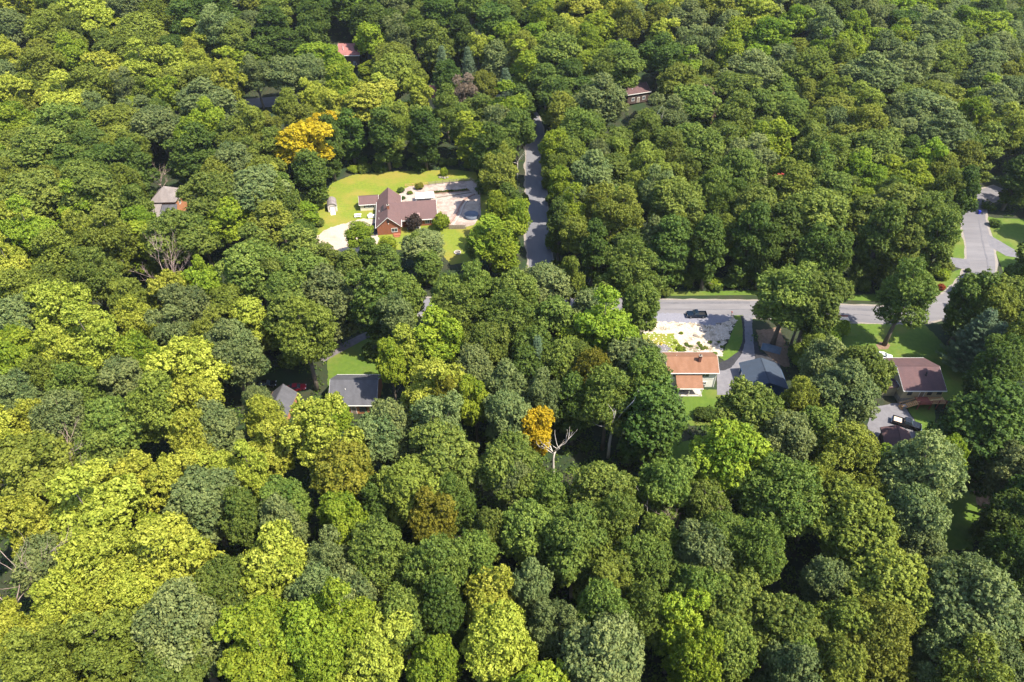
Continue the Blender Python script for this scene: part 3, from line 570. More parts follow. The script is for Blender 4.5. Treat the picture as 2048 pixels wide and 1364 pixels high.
# shrubs and saplings that close the wood's edge along open ground
edge_px = [(p, 'b') for p in range(0)]
EDGE = '1110,500 1112,470 1108,440 1106,410 1103,380 1100,350 1098,322 1320,590 1345,574 1372,574 1398,574 1425,574 1452,574 1480,574 1660,582 1690,582 1720,582 1036,500 1038,470 1040,440 1043,410 705,346 730,343 760,340 790,338 820,337 850,336 880,335 910,334 935,336 958,344 975,365 982,390 986,420 986,450 640,395 632,420 628,450 1890,545 1880,560 1850,572 1300,720 1290,740 690,655 720,648 760,640 1590,715 1600,735 1620,745'
for q in EDGE.split():
    px, py = [float(t) for t in q.split(',')]; x, y, z = at(px+trnd.uniform(-9, 9), py-trnd.uniform(0, 4))
    k = trnd.choice('dolo'); c, t = variant(k, 'bush'); w = trnd.uniform(1.6, 2.6)
    o = thing('shrub', {'d': 'dark green', 'o': 'mid-green', 'l': 'bright green'}[k]+' shrub at the foot of the trees '+('beside the lane' if 1030 < px < 1115 else 'round the brick house lawn' if px < 1000 and py < 480 else 'by the slate-roofed house' if px < 1000 else 'by the white house' if py > 700 else 'on the road verge'), 'shrub', (x, y, z), trnd.uniform(0, 6.28), 'shrubs along the edge of the woods')
    o.scale = (w/2.2, w/2.2, trnd.uniform(2.2, 4.6)/3.1); link('foliage', c, o); link('stem', t, o)
# ------------------------------------------------------------------ dead trees
def dead_tree(px, py, H, label, seed, m, spread=.5, fine=0, base=False, nb=5, r0=.3, tilt=(0, 0)):
    r = random.Random(seed); x, y = at(px, py)[:2]
    o = thing('dead_tree', label, 'dead tree', (x, y, gz(x, y)), 0); tr = MB()
    top = Vector((tilt[0], tilt[1], H*.62)); pts = [Vector((0, 0, -.3)), Vector((r.uniform(-.2, .2), 0, H*.25)), top*.75+Vector((r.uniform(-.3, .3), 0, 0)), top]
    tr.tube(pts, [r0*1.2, r0, r0*.8, r0*.55], 7); tr.build('trunk', m, o, True)
    def branch(b, p, d, l, rad, lev):
        q = [p]; dd = d.copy(); n = 5
        for i in range(n):
            dd = (dd+Vector((r.uniform(-.3, .3), r.uniform(-.3, .3), r.uniform(-.12, .26)))).normalized(); q.append(q[-1]+dd*(l/n))
        b.tube(q, [rad*(1-.8*i/n) for i in range(n+1)], 5)
        if lev > 0:
            for k in range(r.randint(2, 3)+(3 if fine else 0)):
                i = r.randint(2, n); branch(b, q[i], (dd+Vector((r.uniform(-1, 1), r.uniform(-1, 1), r.uniform(-.2, .8)))*.75).normalized(), l*r.uniform(.4, .6), rad*.5, lev-1)
    for k in range(nb):
        b = MB(); a = 2*math.pi*k/nb+r.uniform(-.4, .4); f = r.uniform(.62, 1) if k else 1
        branch(b, pts[2].lerp(top, max(0, (f-.6)/.4)), Vector((math.cos(a)*spread, math.sin(a)*spread, r.uniform(.4, 1))).normalized(), H*r.uniform(.33, .5), r0*.5, 2 if fine else 1)
        b.build('branch', m, o, True)
    return o
dead_tree(1216, 915, 18, 'bare white dead tree with long crooked limbs in the dark hollow', 3, deadwood, .75, r0=.3, nb=7)
dead_tree(1106, 962, 15, 'bare dead tree beside the golden tree in the hollow', 4, deadwood, .55, r0=.28, nb=6)
dead_tree(1296, 1105, 15, 'thin bare dead tree in the gap of the woods behind the hollow', 6, deadwood, .35, r0=.17)
dead_tree(1303, 335, 19, 'bare forked dead tree poking out of the wood block past the lane', 8, deadwood, .35, r0=.26)
dead_tree(165, 1030, 21, 'grey leafless tree with fine brushy twigs among yellow-green crowns', 11, greywood, .75, fine=1, nb=7, r0=.2)
dead_tree(372, 640, 20, 'grey leafless twiggy crown beside the slate-green trees', 12, greywood, .8, fine=1, nb=6, r0=.2)
dead_tree(1345, 1085, 17, 'dull grey leafless twiggy tree behind the thin dead tree', 13, greywood, .7, fine=1, nb=6, r0=.18)
dead_tree(335, 408, 12, 'bare brown tree standing behind the turreted roof', 14, greywood, .9, fine=1, nb=7, r0=.2)
dead_tree(98, 1290, 20, 'pale crooked leafless limb-tree among the yellow-green trees', 15, greywood, .8, fine=1, nb=5, r0=.2)
dead_tree(1035, 362, 12, 'pale dead branch-tree leaning beside the lane', 16, deadwood, .9, nb=4, r0=.15)
# ------------------------------------------------------------------ buildings
W_white = mat('white_siding', (.8, .78, .74), (.74, .72, .68), .8, .7); W_cream = mat('cream_siding', (.66, .6, .46), (.6, .54, .4), .8, .7)
W_tan = mat('tan_siding', (.42, .35, .22), (.36, .3, .19), .8, .75); M_stone = mat('stone_footing', (.3, .26, .22), (.18, .16, .14), 1.6, .9, bump=.5)
W_brick = mat('red_brick', (.21, .075, .04), (.27, .10, .055), 5, .85, bump=.3); W_orange = mat('orange_brick', (.36, .15, .075), (.42, .19, .1), 4, .85, bump=.3)
W_blue = mat('blue_siding', (.012, .045, .115), (.018, .055, .13), 1, .6); W_log = mat('dark_timber', (.06, .04, .035), (.09, .06, .05), 1.5, .8)
T_white = mat('white_trim', (.7, .69, .66)); T_dark = mat('dark_trim', (.035, .03, .03)); M_glass = mat('window_glass', (.035, .05, .065), rough=.12, spec=.6)
M_wood = mat('weathered_wood', (.2, .16, .12), (.27, .22, .17), 2.5, .85, stretch=(1, 1, .4)); M_deck = mat('cedar_deck', (.42, .23, .1), (.5, .3, .14), 2, .8); M_red = mat('red_stain', (.24, .07, .05), (.3, .09, .07), 2, .8)
M_metal = mat('grey_metal', (.3, .31, .33), rough=.4, metal=.6); M_blackp = mat('black_plastic', (.02, .02, .022), rough=.5); M_conc = mat('concrete', (.42, .38, .35), (.34, .31, .28), 1.5, .9)
S_brown = shingle('brown_shingles', (.135, .082, .078), (.12, .072, .07), (.105, .066, .064)); S_tan = shingle('tan_shingles', (.24, .125, .08), (.21, .11, .07), (.17, .085, .05))
S_slate = shingle('slate_shingles', (.10, .10, .115), (.088, .088, .10)); S_navy = shingle('navy_shingles', (.045, .06, .088), (.04, .055, .08), (.038, .048, .068)); S_plum = shingle('plum_shingles', (.115, .068, .07), (.10, .058, .06), (.078, .05, .054))
S_pale = shingle('pale_grey_shingles', (.22, .19, .185), (.19, .165, .16)); S_red = shingle('red_shingles', (.36, .06, .05), (.3, .05, .04)); S_rose = shingle('rose_shingles', (.3, .13, .12), (.26, .11, .1))
def P(parent, name, m, *boxes, bevel=0):
    b = MB()
    for q in boxes: b.box(*q)
    return b.build(name, m, parent, bevel=bevel)
def gable(parent, x0, x1, y0, y1, eave, ridge, axis, wall, roof, trim, oh=.4, t=.18, z0=-.2, og=None, footing=None):
    """walls with gable ends and a two-slope roof; axis is the direction of the ridge"""
    og = oh if og is None else og
    a0, a1, b0, b1 = (y0, y1, x0, x1) if axis == 'x' else (x0, x1, y0, y1)        # a: across the ridge, b: along it
    am = (a0+a1)/2; s = (ridge-eave)/((a1-a0)/2); ax = 'x' if axis == 'x' else 'y'
    zl = z0 if footing is None else footing
    w = MB().prism([(a0, zl), (a1, zl), (a1, eave-.02), (am, ridge-.02), (a0, eave-.02)], b0, b1, ax).build('wall', wall, parent)
    if footing is not None: MB().box(x0-.04, x1+.04, y0-.04, y1+.04, z0, footing).build('foundation', M_stone, parent)
    ze = eave-oh*s
    r = MB().prism([(a0-oh, ze), (am, ridge), (a1+oh, ze), (a1+oh, ze+t), (am, ridge+t), (a0-oh, ze+t)], b0-og, b1+og, ax).build('roof', roof, parent)
    planar_uv(r, (1, 0, 0) if axis == 'x' else (0, 1, 0))
    cap = MB().prism([(am-.16, ridge+t-.16*s+.015), (am, ridge+t+.02), (am+.16, ridge+t-.16*s+.015), (am, ridge+t+.055)], b0-og+.01, b1+og-.01, ax); cap.build('ridge_cap', roof, r)
    for sgn, e in ((-1, a0-oh), (1, a1+oh)):
        f = MB(); lo, hi = sorted((e, e+sgn*.10))
        q = (b0-og, b1+og, lo, hi, ze-.06, ze+t-.03) if axis == 'x' else (lo, hi, b0-og, b1+og, ze-.06, ze+t-.03); f.box(*q); f.build('gutter', trim, r)
    for e, k in ((b0-og, -1), (b1+og, 1)):
        lo, hi = sorted((e+k*.004, e+k*.05))
        MB().prism([(a0-oh, ze-.02), (am, ridge-.02), (a1+oh, ze-.02), (a1+oh, ze+t*.8), (am, ridge+t*.8), (a0-oh, ze+t*.8)], lo, hi, ax).build('bargeboard', trim, r)
    return r
def window(parent, face, u, z, w, h, pos, frame=None, name='window', panes=2, shutters=None):
    """face: f = towards -y, l = towards -x, r = towards +x; u along the wall, pos = plane of the wall"""
    def bx(a0, a1, z0, z1, d0, d1):
        return {'f': (a0, a1, pos-d1, pos-d0, z0, z1), 'b': (a0, a1, pos+d0, pos+d1, z0, z1), 'l': (pos-d1, pos-d0, a0, a1, z0, z1), 'r': (pos+d0, pos+d1, a0, a1, z0, z1)}[face]
    g = P(parent, name, frame or T_white, bx(u-w/2-.09, u+w/2+.09, z-.09, z, .003, .09), bx(u-w/2-.09, u+w/2+.09, z+h, z+h+.09, .003, .08), bx(u-w/2-.09, u-w/2, z, z+h, .003, .08), bx(u+w/2, u+w/2+.09, z, z+h, .003, .08),
          *[bx(u-w/2+w*k/panes-.03, u-w/2+w*k/panes+.03, z, z+h, .003, .07) for k in range(1, panes)])
    for k in range(panes): P(g, 'pane', M_glass, bx(u-w/2+w*k/panes+.032, u-w/2+w*(k+1)/panes-.032, z+.003, z+h-.003, .004, .03))
    if shutters:
        for s in (-1, 1): c = u+s*(w/2+.3); P(g, 'shutter', shutters, bx(c-.19, c+.19, z-.05, z+h+.05, .004, .05))
    return g
def door(parent, face, u, w, h, pos, m, z=0):
    def bx(a0, a1, z0, z1, d0, d1): return {'f': (a0, a1, pos-d1, pos-d0, z0, z1), 'l': (pos-d1, pos-d0, a0, a1, z0, z1)}[face]
    d = P(parent, 'door', m, bx(u-w/2, u+w/2, z, z+h, .003, .06)); P(d, 'door_frame', T_white, bx(u-w/2-.1, u-w/2, z, z+h+.1, .003, .08), bx(u+w/2, u+w/2+.1, z, z+h+.1, .003, .08), bx(u-w/2, u+w/2, z+h, z+h+.1, .003, .08))
    P(d, 'handle', M_metal, bx(u+w/2-.16, u+w/2-.1, z+h*.46, z+h*.5, .062, .1)); return d
def chimney(parent, x, y, z0, z1, w, m):
    c = P(parent, 'chimney', m, (x-w/2, x+w/2, y-w/2, y+w/2, z0, z1)); P(c, 'chimney_cap', M_stone, (x-w/2-.07, x+w/2+.07, y-w/2-.07, y+w/2+.07, z1+.002, z1+.12))
    MB().lathe([(.16, z1+.12), (.16, z1+.4), (.12, z1+.4)], 10, (x, y)).build('flue', T_dark, c); return c
def pipe(parent, x, y, z0, z1, r=.07, m=None): 
    c = MB().tube([(x, y, z0), (x, y, z1)], r, 8).build('vent_pipe', m or T_white, parent); return c
# --- brick house with the cross gable
bh = thing('brick_house', 'L-shaped brick house with brown roof, front gable and cream annex on the sunny lawn', 'house', (-38.35, 185.4, 0), R_(7.5))
r1 = gable(bh, -3.6, 3.6, 0, 19.2, 3.0, 6.05, 'y', W_brick, S_brown, T_white, oh=.4, og=.35)
wing = P(bh, 'wing_wall', W_brick, (3.62, 15.0, 4.0, 15.0, -.2, 2.62))
MB().prism([(4.0, 2.62), (15.0, 2.62), (9.5, 5.75)], 14.8, 15.0, 'x').build('gable_end_wall', W_cream, bh)
rw = MB().prism([(3.5, 2.42), (9.5, 5.85), (15.5, 2.42), (15.5, 2.6), (9.5, 6.03), (3.5, 2.6)], .1, 15.35, 'x').build('wing_roof', S_brown, bh); planar_uv(rw, (1, 0, 0))
P(rw, 'gutter', T_white, (3.7, 15.35, 3.38, 3.498, 2.36, 2.57)); MB().prism([(3.5, 2.40), (9.5, 5.83), (15.5, 2.40), (15.5, 2.57), (9.5, 6.0), (3.5, 2.57)], 15.354, 15.42, 'x').build('bargeboard', T_white, rw)
ra = gable(bh, -9.5, -3.62, 16.2, 20.6, 2.5, 4.2, 'x', W_cream, S_brown, T_white, oh=.35, og=.3)
window(bh, 'f', -7.4, 1.15, .8, 1.1, 16.2, shutters=T_dark); window(bh, 'f', -6.0, 1.15, .8, 1.1, 16.2, shutters=T_dark)
window(bh, 'f', 1.7, .9, 1.7, 1.2, 0, panes=2); window(bh, 'f', 12.0, .95, 1.3, 1.2, 4.0); window(bh, 'f', 13.9, .95, 1.0, 1.2, 4.0); window(bh, 'l', 5, .9, 1.4, 1.2, -3.6)
MB().lathe([(.42, 0), (.42, .06), (.34, .1)], 18).build('round_vent', T_dark, bh).matrix_local = Matrix.Translation((0, -.002, 4.55)) @ Matrix.Rotation(R_(90), 4, 'X')
P(bh, 'gable_lamp', T_white, (-.02, .22, -.14, -.004, 3.75, 3.9))
pr = MB().slab([(7.4, 2.2, 2.75), (9.8, 2.2, 2.75), (9.8, 5.4, 3.95), (7.4, 5.4, 3.95)], .14).build('porch_roof', mat('pale_shingles', (.30, .20, .19), (.26, .17, .16), 3, .9), bh)
for x in (7.55, 9.65): P(bh, 'porch_post', T_white, (x-.07, x+.07, 2.35, 2.49, 0, 2.62))
door(bh, 'f', 8.6, 1.0, 2.05, 4.0, T_dark); P(bh, 'porch_step', M_conc, (7.6, 9.6, 2.3, 3.98, 0, .16))
chimney(bh, .2, 5.6, 5.2, 7.2, .75, W_brick)
for i in range(4):                                    # skylights up the left slope
    y = 6.6+i*.95; s = 3.05/3.6; k = MB(); a, b = -2.35, -1.35; zz = lambda x: 6.05+.18+x*s
    k.hexa([(a, y, zz(a)-.02), (b, y, zz(b)-.02), (b, y+.55, zz(b)-.02), (a, y+.55, zz(a)-.02), (a, y, zz(a)+.09), (b, y, zz(b)+.09), (b, y+.55, zz(b)+.09), (a, y+.55, zz(a)+.09)])
    w_ = k.build('skylight', T_dark, bh); k2 = MB().hexa([(a+.07, y+.07, zz(a+.07)+.08), (b-.07, y+.07, zz(b-.07)+.08), (b-.07, y+.48, zz(b-.07)+.08), (a+.07, y+.48, zz(a+.07)+.08), (a+.07, y+.07, zz(a+.07)+.105), (b-.07, y+.07, zz(b-.07)+.105), (b-.07, y+.48, zz(b-.07)+.105), (a+.07, y+.48, zz(a+.07)+.105)]); k2.build('pane', M_glass, w_)
for y in (3.2, 7.8): pipe(bh, -2.9, y, 3.4, 4.4, .06)
P(bh, 'front_step', W_brick, (1.2, 3.4, -1.5, -.01, 0, .35), (1.5, 3.1, -2.1, -1.502, 0, .18))
# --- shed with a barrel-shaped roof
sx, sy, _ = at(666, 424); sd = thing('garden_shed', 'small pale shed with rounded gambrel roof, open doors and ramp on the lawn', 'shed', (sx, sy, 0), R_(14))
out = [(-1.5, 2.0), (-1.25, 2.55), (-.6, 3.0), (0, 3.15), (.6, 3.0), (1.25, 2.55), (1.5, 2.0)]
MB().prism([(-1.42, 0.05), (1.42, .05)]+[(x*.95, z-.08) for x, z in out[::-1]], 0, 4.6).build('wall', mat('shed_siding', (.5, .45, .4), (.45, .4, .36), 1, .8), sd)
so_ = MB().prism(out+[(x*1.05, z+.07) for x, z in out[::-1]], -.2, 4.8).build('roof', S_pale, sd); planar_uv(so_, (0, 1, 0))
d_ = P(sd, 'door', T_white, (-.72, -.02, -.06, -.003, .1, 1.9), (.02, .72, -.06, -.003, .1, 1.9)); P(d_, 'door_frame', T_dark, (-.8, -.722, -.08, -.003, .1, 1.98), (.722, .8, -.08, -.003, .1, 1.98), (-.722, .722, -.08, -.003, 1.902, 1.98))
MB().hexa([(-.75, -2.0, 0), (.75, -2.0, 0), (.75, -.09, 0), (-.75, -.09, 0), (-.75, -2.0, .04), (.75, -2.0, .04), (.75, -.09, .12), (-.75, -.09, .12)]).build('ramp', T_white, sd)
P(sd, 'side_panel', T_white, (1.43, 1.5, .2, 4.4, .1, 1.7))
# --- white house with the tan roof
wh = thing('white_house', 'two-storey white house with tan shingled roof, brick chimney and rear porch', 'house', (0, 0, 0))
wr = gable(wh, 36.2, 47.6, 116.6, 123.1, 4.95, 6.75, 'x', W_white, S_tan, T_white, oh=.45, og=.35)
window(wh, 'f', 44.9, 3.3, 1.9, 1.1, 116.6, panes=2, name='window'); window(wh, 'f', 45.1, .9, .9, .7, 116.6); window(wh, 'f', 38, 3.3, 1.1, 1.1, 116.6); window(wh, 'l', 120, 3.2, 1.0, 1.1, 36.2)
pl = MB().slab([(38.0, 113.4, 2.55), (44.1, 113.4, 2.55), (44.1, 116.59, 4.3), (38.0, 116.59, 4.3)], .15).build('porch_roof', S_tan, wh); planar_uv(pl, (1, 0, 0))
P(pl, 'gutter', T_white, (38.0, 44.1, 113.28, 113.398, 2.36, 2.5))
for x in (38.2, 41.0, 43.9): P(wh, 'porch_post', T_white, (x-.07, x+.07, 113.5, 113.64, 0, 2.42))
P(wh, 'porch_floor', M_conc, (38.0, 44.2, 113.4, 116.58, 0, .12)); chimney(wh, 43.6, 118.75, 5.6, 7.9, .62, mat('dark_brick', (.11, .045, .035), (.15, .06, .045), 5, .9))
door(wh, 'f', 42.6, .95, 2.05, 116.6, W_cream, .13); P(wh, 'downpipe', T_white, (47.42, 47.52, 116.48, 116.595, 0, 4.7)); pipe(wh, 38.4, 119.9, 6.4, 7.1, .05)
P(wh, 'band_board', T_white, (44.2, 47.6, 116.56, 116.598, 2.45, 2.6))
# --- blue garage
gg = thing('blue_garage', 'blue detached garage with dark two-slope roof beside the driveway', 'garage', (58.9, 113.6, 0), R_(-2.5))
gable(gg, -4.3, 4.2, 0, 8.0, 2.75, 4.35, 'y', W_blue, S_navy, mat('navy_trim', (.03, .06, .11)), oh=.4, og=.35)
window(gg, 'l', 1.9, 1.1, .9, 1.0, -4.3); dd = door(gg, 'l', 6.0, 1.0, 2.05, -4.3, T_white); P(gg, 'garage_door', T_white, (-2.4, 2.4, 8.003, 8.06, 0, 2.3)); window(gg, 'f', 0, 1.0, 1.0, 1.0, 0)
P(gg, 'corner_board', T_white, (-4.36, -4.302, -.05, .05, 0, 2.55), (-4.36, -4.302, 7.95, 8.05, 0, 2.55))
# --- tan house with deck
th = thing('tan_house', 'tan house with plum-brown roof, stone footing and wooden rear deck', 'house', (0, 0, 0))
gable(th, 88.9, 98.0, 111.4, 121.9, 4.15, 6.45, 'x', W_tan, S_plum, T_white, oh=.4, og=.35, footing=1.5)
for x in (90.5, 95.0): window(th, 'f', x, 2.55, .85, 1.05, 111.4, T_dark)
window(th, 'f', 97.2, 2.7, .9, .9, 111.4, T_dark); door(th, 'f', 93.3, .95, 2.05, 111.4, M_wood, 1.95); window(th, 'l', 114.2, 2.4, 1.6, 1.1, 88.9); window(th, 'l', 118.5, 2.4, 1.1, 1.1, 88.9)
b_ = MB().lathe([(.26, 6.0), (.26, 6.75), (.13, 6.8), (.13, 7.25), (.24, 7.3), (.24, 7.42), (.05, 7.5)], 12, (94.6, 114.6)).build('roof_vent', T_dark, th); b_.location.z = -.9; pipe(th, 95.3, 115.6, 5.2, 6.3, .06, M_metal)
lo = MB().slab([(85.6, 113.2, 2.9), (88.86, 113.2, 3.3), (88.86, 120.6, 3.3), (85.6, 120.6, 2.9)], .15).build('side_roof', S_plum, th); planar_uv(lo, (0, 1, 0)); P(th, 'side_wall', W_tan, (86.0, 88.86, 113.6, 120.3, -.1, 2.7))
P(th, 'deck', M_red, (92.0, 94.9, 109.0, 111.36, 1.75, 1.93)); P(th, 'deck', M_deck, (94.95, 98.4, 109.2, 111.36, 1.75, 1.9))
for x, y in ((92.1, 109.1), (94.8, 109.1), (98.2, 109.3), (96.5, 109.3)): P(th, 'deck_post', M_red, (x-.07, x+.07, y-.07, y+.07, 0, 2.85))
rl = P(th, 'railing', M_red, (92.2, 94.7, 109.02, 109.12, 2.72, 2.8), (94.9, 98.1, 109.22, 109.32, 2.72, 2.8), (92.2, 94.7, 109.04, 109.1, 2.1, 2.16))
for i in range(22):
    x = 92.3+i*.27; P(rl, 'baluster', M_red, (x, x+.05, (109.04 if x < 94.8 else 109.24), (109.1 if x < 94.8 else 109.3), 1.94, 2.72))
st = MB()
for s in (109.2, 110.2): st.hexa([(88.4, s, -.02), (88.75, s, -.02), (92.0, s, 1.6), (91.9, s, 1.6), (88.4, s+.08, .12), (88.75, s+.08, .12), (92.0, s+.08, 1.85), (91.9, s+.08, 1.85)])
stair = P(th, 'staircase', M_deck, (88.4, 88.5, 109.2, 110.28, 0, .2))
for i in range(10): P(stair, 'tread', M_deck, (88.5+i*.35, 88.83+i*.35, 109.2, 110.28, .14+i*.18, .2+i*.18))
for s in (109.14, 110.30): 
    MB().tube([(88.4, s, 1.0), (92.0, s, 2.8)], .05, 6).build('handrail', M_deck, stair)
    MB().tube([(88.5, s, .1), (92.0, s, 1.85)], .09, 6).build('stringer', M_deck, stair)
    for i in range(6): MB().tube([(88.6+i*.66, s, .2+i*.33), (88.6+i*.66, s, 1.1+i*.33)], .035, 5).build('baluster', M_deck, stair)
# canoe-like tan board on the deck
bt = MB()
for i in range(9):
    t = -1+2*i/8; w = .42*math.sqrt(max(.02, 1-t*t)); bt.v += [(t*1.5, -w, .12+.12*t*t), (t*1.5, 0, .24+.1*t*t), (t*1.5, w, .12+.12*t*t), (t*1.5, 0, 0+.1*t*t)]
for i in range(8):
    for j in range(4): bt.f.append((i*4+j, i*4+(j+1) % 4, i*4+4+(j+1) % 4, i*4+4+j))
bt.f += [(3, 2, 1, 0), (32, 33, 34, 35)]
bo = bt.build('upturned_boat', mat('tan_hull', (.55, .38, .16), (.6, .43, .2), 1, .5), None, True); bo.location = (96.3, 110.2, 1.95); bo.rotation_euler = (0, 0, R_(14)); tag(bo, 'tan upturned small boat lying on the wooden deck', 'boat')
# --- small plum-roofed outbuilding
ob = thing('outbuilding', 'small outbuilding with plum-brown two-slope roof beside the dark pickup', 'outbuilding', (81.6, 95.2, 0), R_(-12)); gable(ob, -2.6, 2.4, 0, 5.4, 2.5, 3.7, 'y', W_log, S_plum, T_dark, oh=.35); door(ob, 'f', 0, 1.2, 2.0, 0, M_wood)
# --- slate roofed house
sh = thing('slate_roofed_house', 'house with slate-grey roof and orange brick end wall among the trees', 'house', (0, 0, 0))
gable(sh, -40.6, -30.6, 107.9, 117.0, 3.3, 6.3, 'x', W_orange, S_slate, T_white, oh=.5, og=.4); window(sh, 'r', 110, 1, 1.2, 1.2, -30.6); window(sh, 'f', -33.5, .8, 1.5, 1.3, 107.9, T_dark); window(sh, 'f', -37.5, .8, 1.5, 1.3, 107.9, T_dark); door(sh, 'f', -35.6, 1, 2.05, 107.9, M_wood); pipe(sh, -37.4, 110.4, 4.6, 5.4, .08)
# --- small gabled house beside it
sg = thing('gabled_cottage', 'small grey-roofed gabled cottage half hidden behind yellow-green trees', 'house', (-52.4, 104.6, 0), R_(-4)); gable(sg, -2.3, 2.3, 0, 7.2, 2.9, 5.0, 'y', W_orange, S_slate, mat('brown_trim', (.2, .12, .07)), oh=.55, og=.5); window(sg, 'f', 0, .9, 1.1, 1.1, 0, T_dark)
pg = thing('pergola', 'brown slatted wooden pergola beside the gabled cottage', 'pergola', (-58.0, 106.4, 0), R_(-3))
for x in (0, 2.6):
    for y in (0, 3.4): P(pg, 'post', M_deck, (x-.07, x+.07, y-.07, y+.07, 0, 2.3))
for y in (-.05, 3.4): P(pg, 'beam', M_deck, (-.3, 2.9, y, y+.1, 2.302, 2.5))
for i in range(7): P(pg, 'slat', M_wood, (-.3, 2.9, .1+i*.5, .22+i*.5, 2.502, 2.62))
P(pg, 'floor', mat('red_deck', (.2, .08, .05), (.25, .1, .06), 2, .85), (-.3, 2.9, -1.2, 3.5, 0, .12))
# --- turreted house
at_ = at(335, 392); tu = thing('turreted_house', 'house with pale grey pyramid roof and brick wall deep in the trees', 'house', (-111.4, 198.6, 0), R_(3))
P(tu, 'wall', W_orange, (-3.6, 3.6, -3.4, 4.6, -.2, 6.2)); y0, y1 = -3.9, 5.1
pyr = MB().add([(-4.1, y0, 6.2), (4.1, y0, 6.2), (4.1, y1, 6.2), (-4.1, y1, 6.2), (0, .6, 9.6), (-4.1, y0, 6.02), (4.1, y0, 6.02), (4.1, y1, 6.02), (-4.1, y1, 6.02)], [(0, 1, 4), (1, 2, 4), (2, 3, 4), (3, 0, 4), (5, 6, 1, 0), (6, 7, 2, 1), (7, 8, 3, 2), (8, 5, 0, 3), (8, 7, 6, 5)]).build('roof', S_pale, tu); planar_uv(pyr, (1, 0, 0))
lw = MB().slab([(-4.9, -9.2, 3.6), (-.4, -9.2, 3.6), (-.4, -3.42, 5.6), (-4.9, -3.42, 5.6)], .16).build('lower_roof', S_pale, tu); planar_uv(lw, (1, 0, 0)); P(tu, 'lower_wall', W_white, (-4.6, -.7, -8.8, -3.42, -.1, 3.4))
lw2 = MB().slab([(-.38, -9.0, 3.2), (4.2, -6.0, 3.2), (4.2, -3.42, 5.3), (-.38, -3.42, 5.3)], .16).build('lower_roof', S_slate, tu); planar_uv(lw2, (1, 0, 0))
window(tu, 'f', 2.6, 1.4, 1.1, 1.4, -3.4); window(tu, 'r', 0, 3.6, 1.2, 1.4, 3.6)
# --- far houses, each behind trees
def far_house(px, py, w, d, eave, ridge, wall, roof, label, rz=0, chim=None, trim=T_white, yo=0):
    x, y, z = at(px, py, eave); g = gz(x, y+d/2); h = thing('far_house', label, 'house', (x, y+.4+yo, g), R_(rz)); gable(h, -w/2, w/2, 0, d, eave, ridge, 'x', wall, roof, trim)
    window(h, 'f', -w/4, 1, 1.2, 1.2, 0); window(h, 'f', w/4, 1, 1.2, 1.2, 0); door(h, 'f', 0, 1, 2.05, 0, M_wood)
    if chim: chimney(h, chim, d*.4, ridge-.6, ridge+1.6, .7, W_orange)
    else: pipe(h, -w*.25, d*.2, eave+.3, ridge, .1)
    return h
far_house(697, 117, 9, 11, 5.2, 8.2, W_log, S_rose, 'dark timber house with rose-brown roof far behind the trees')
far_house(858, 200, 10, 9, 5.0, 8.0, W_cream, S_rose, 'house with rose roof and tan chimney half hidden behind yellow trees', chim=-2.2)
far_house(1566, 356, 7, 6, 4.4, 6.6, W_cream, S_red, 'house with bright red roof peeping out of the wood block')
far_house(1278, 190, 10, 8, 4, 6.2, W_log, S_plum, 'dark brown-roofed house in the shade past the lane', 22)
far_house(2062, 662, 9, 8, 4.4, 6.6, W_white, mat('white_metal_roof', (.55, .58, .62), (.5, .53, .57), 1, .5), 'white-roofed house at the edge of the trees past the pine', 12)
# ------------------------------------------------------------------ vehicles
TYRE = mat('tyre_rubber', (.012, .012, .012), rough=.9); RIM = mat('alloy_rim', (.35, .35, .37), rough=.35, metal=.8); LENS = mat('headlight_lens', (.75, .75, .78), rough=.15, spec=.7); TAIL = mat('tail_lamp', (.4, .02, .02), rough=.3); CHROME = mat('chrome', (.55, .56, .58), rough=.2, metal=1)
def wheel(parent, x, y, r=.4, w=.26):
    t = MB().lathe([(r*.6, -w/2), (r*.95, -w/2), (r, -w*.32), (r, w*.32), (r*.95, w/2), (r*.6, w/2)], 18).build('wheel', TYRE, parent, True)
    t.matrix_local = Matrix.Translation((x, y, r)) @ Matrix.Rotation(R_(90), 4, 'X')
    q = MB().lathe([(.02, -w*.46), (r*.58, -w*.46), (r*.6, 0), (r*.58, w*.46), (.02, w*.46)], 14).build('rim', RIM, t, True); return t
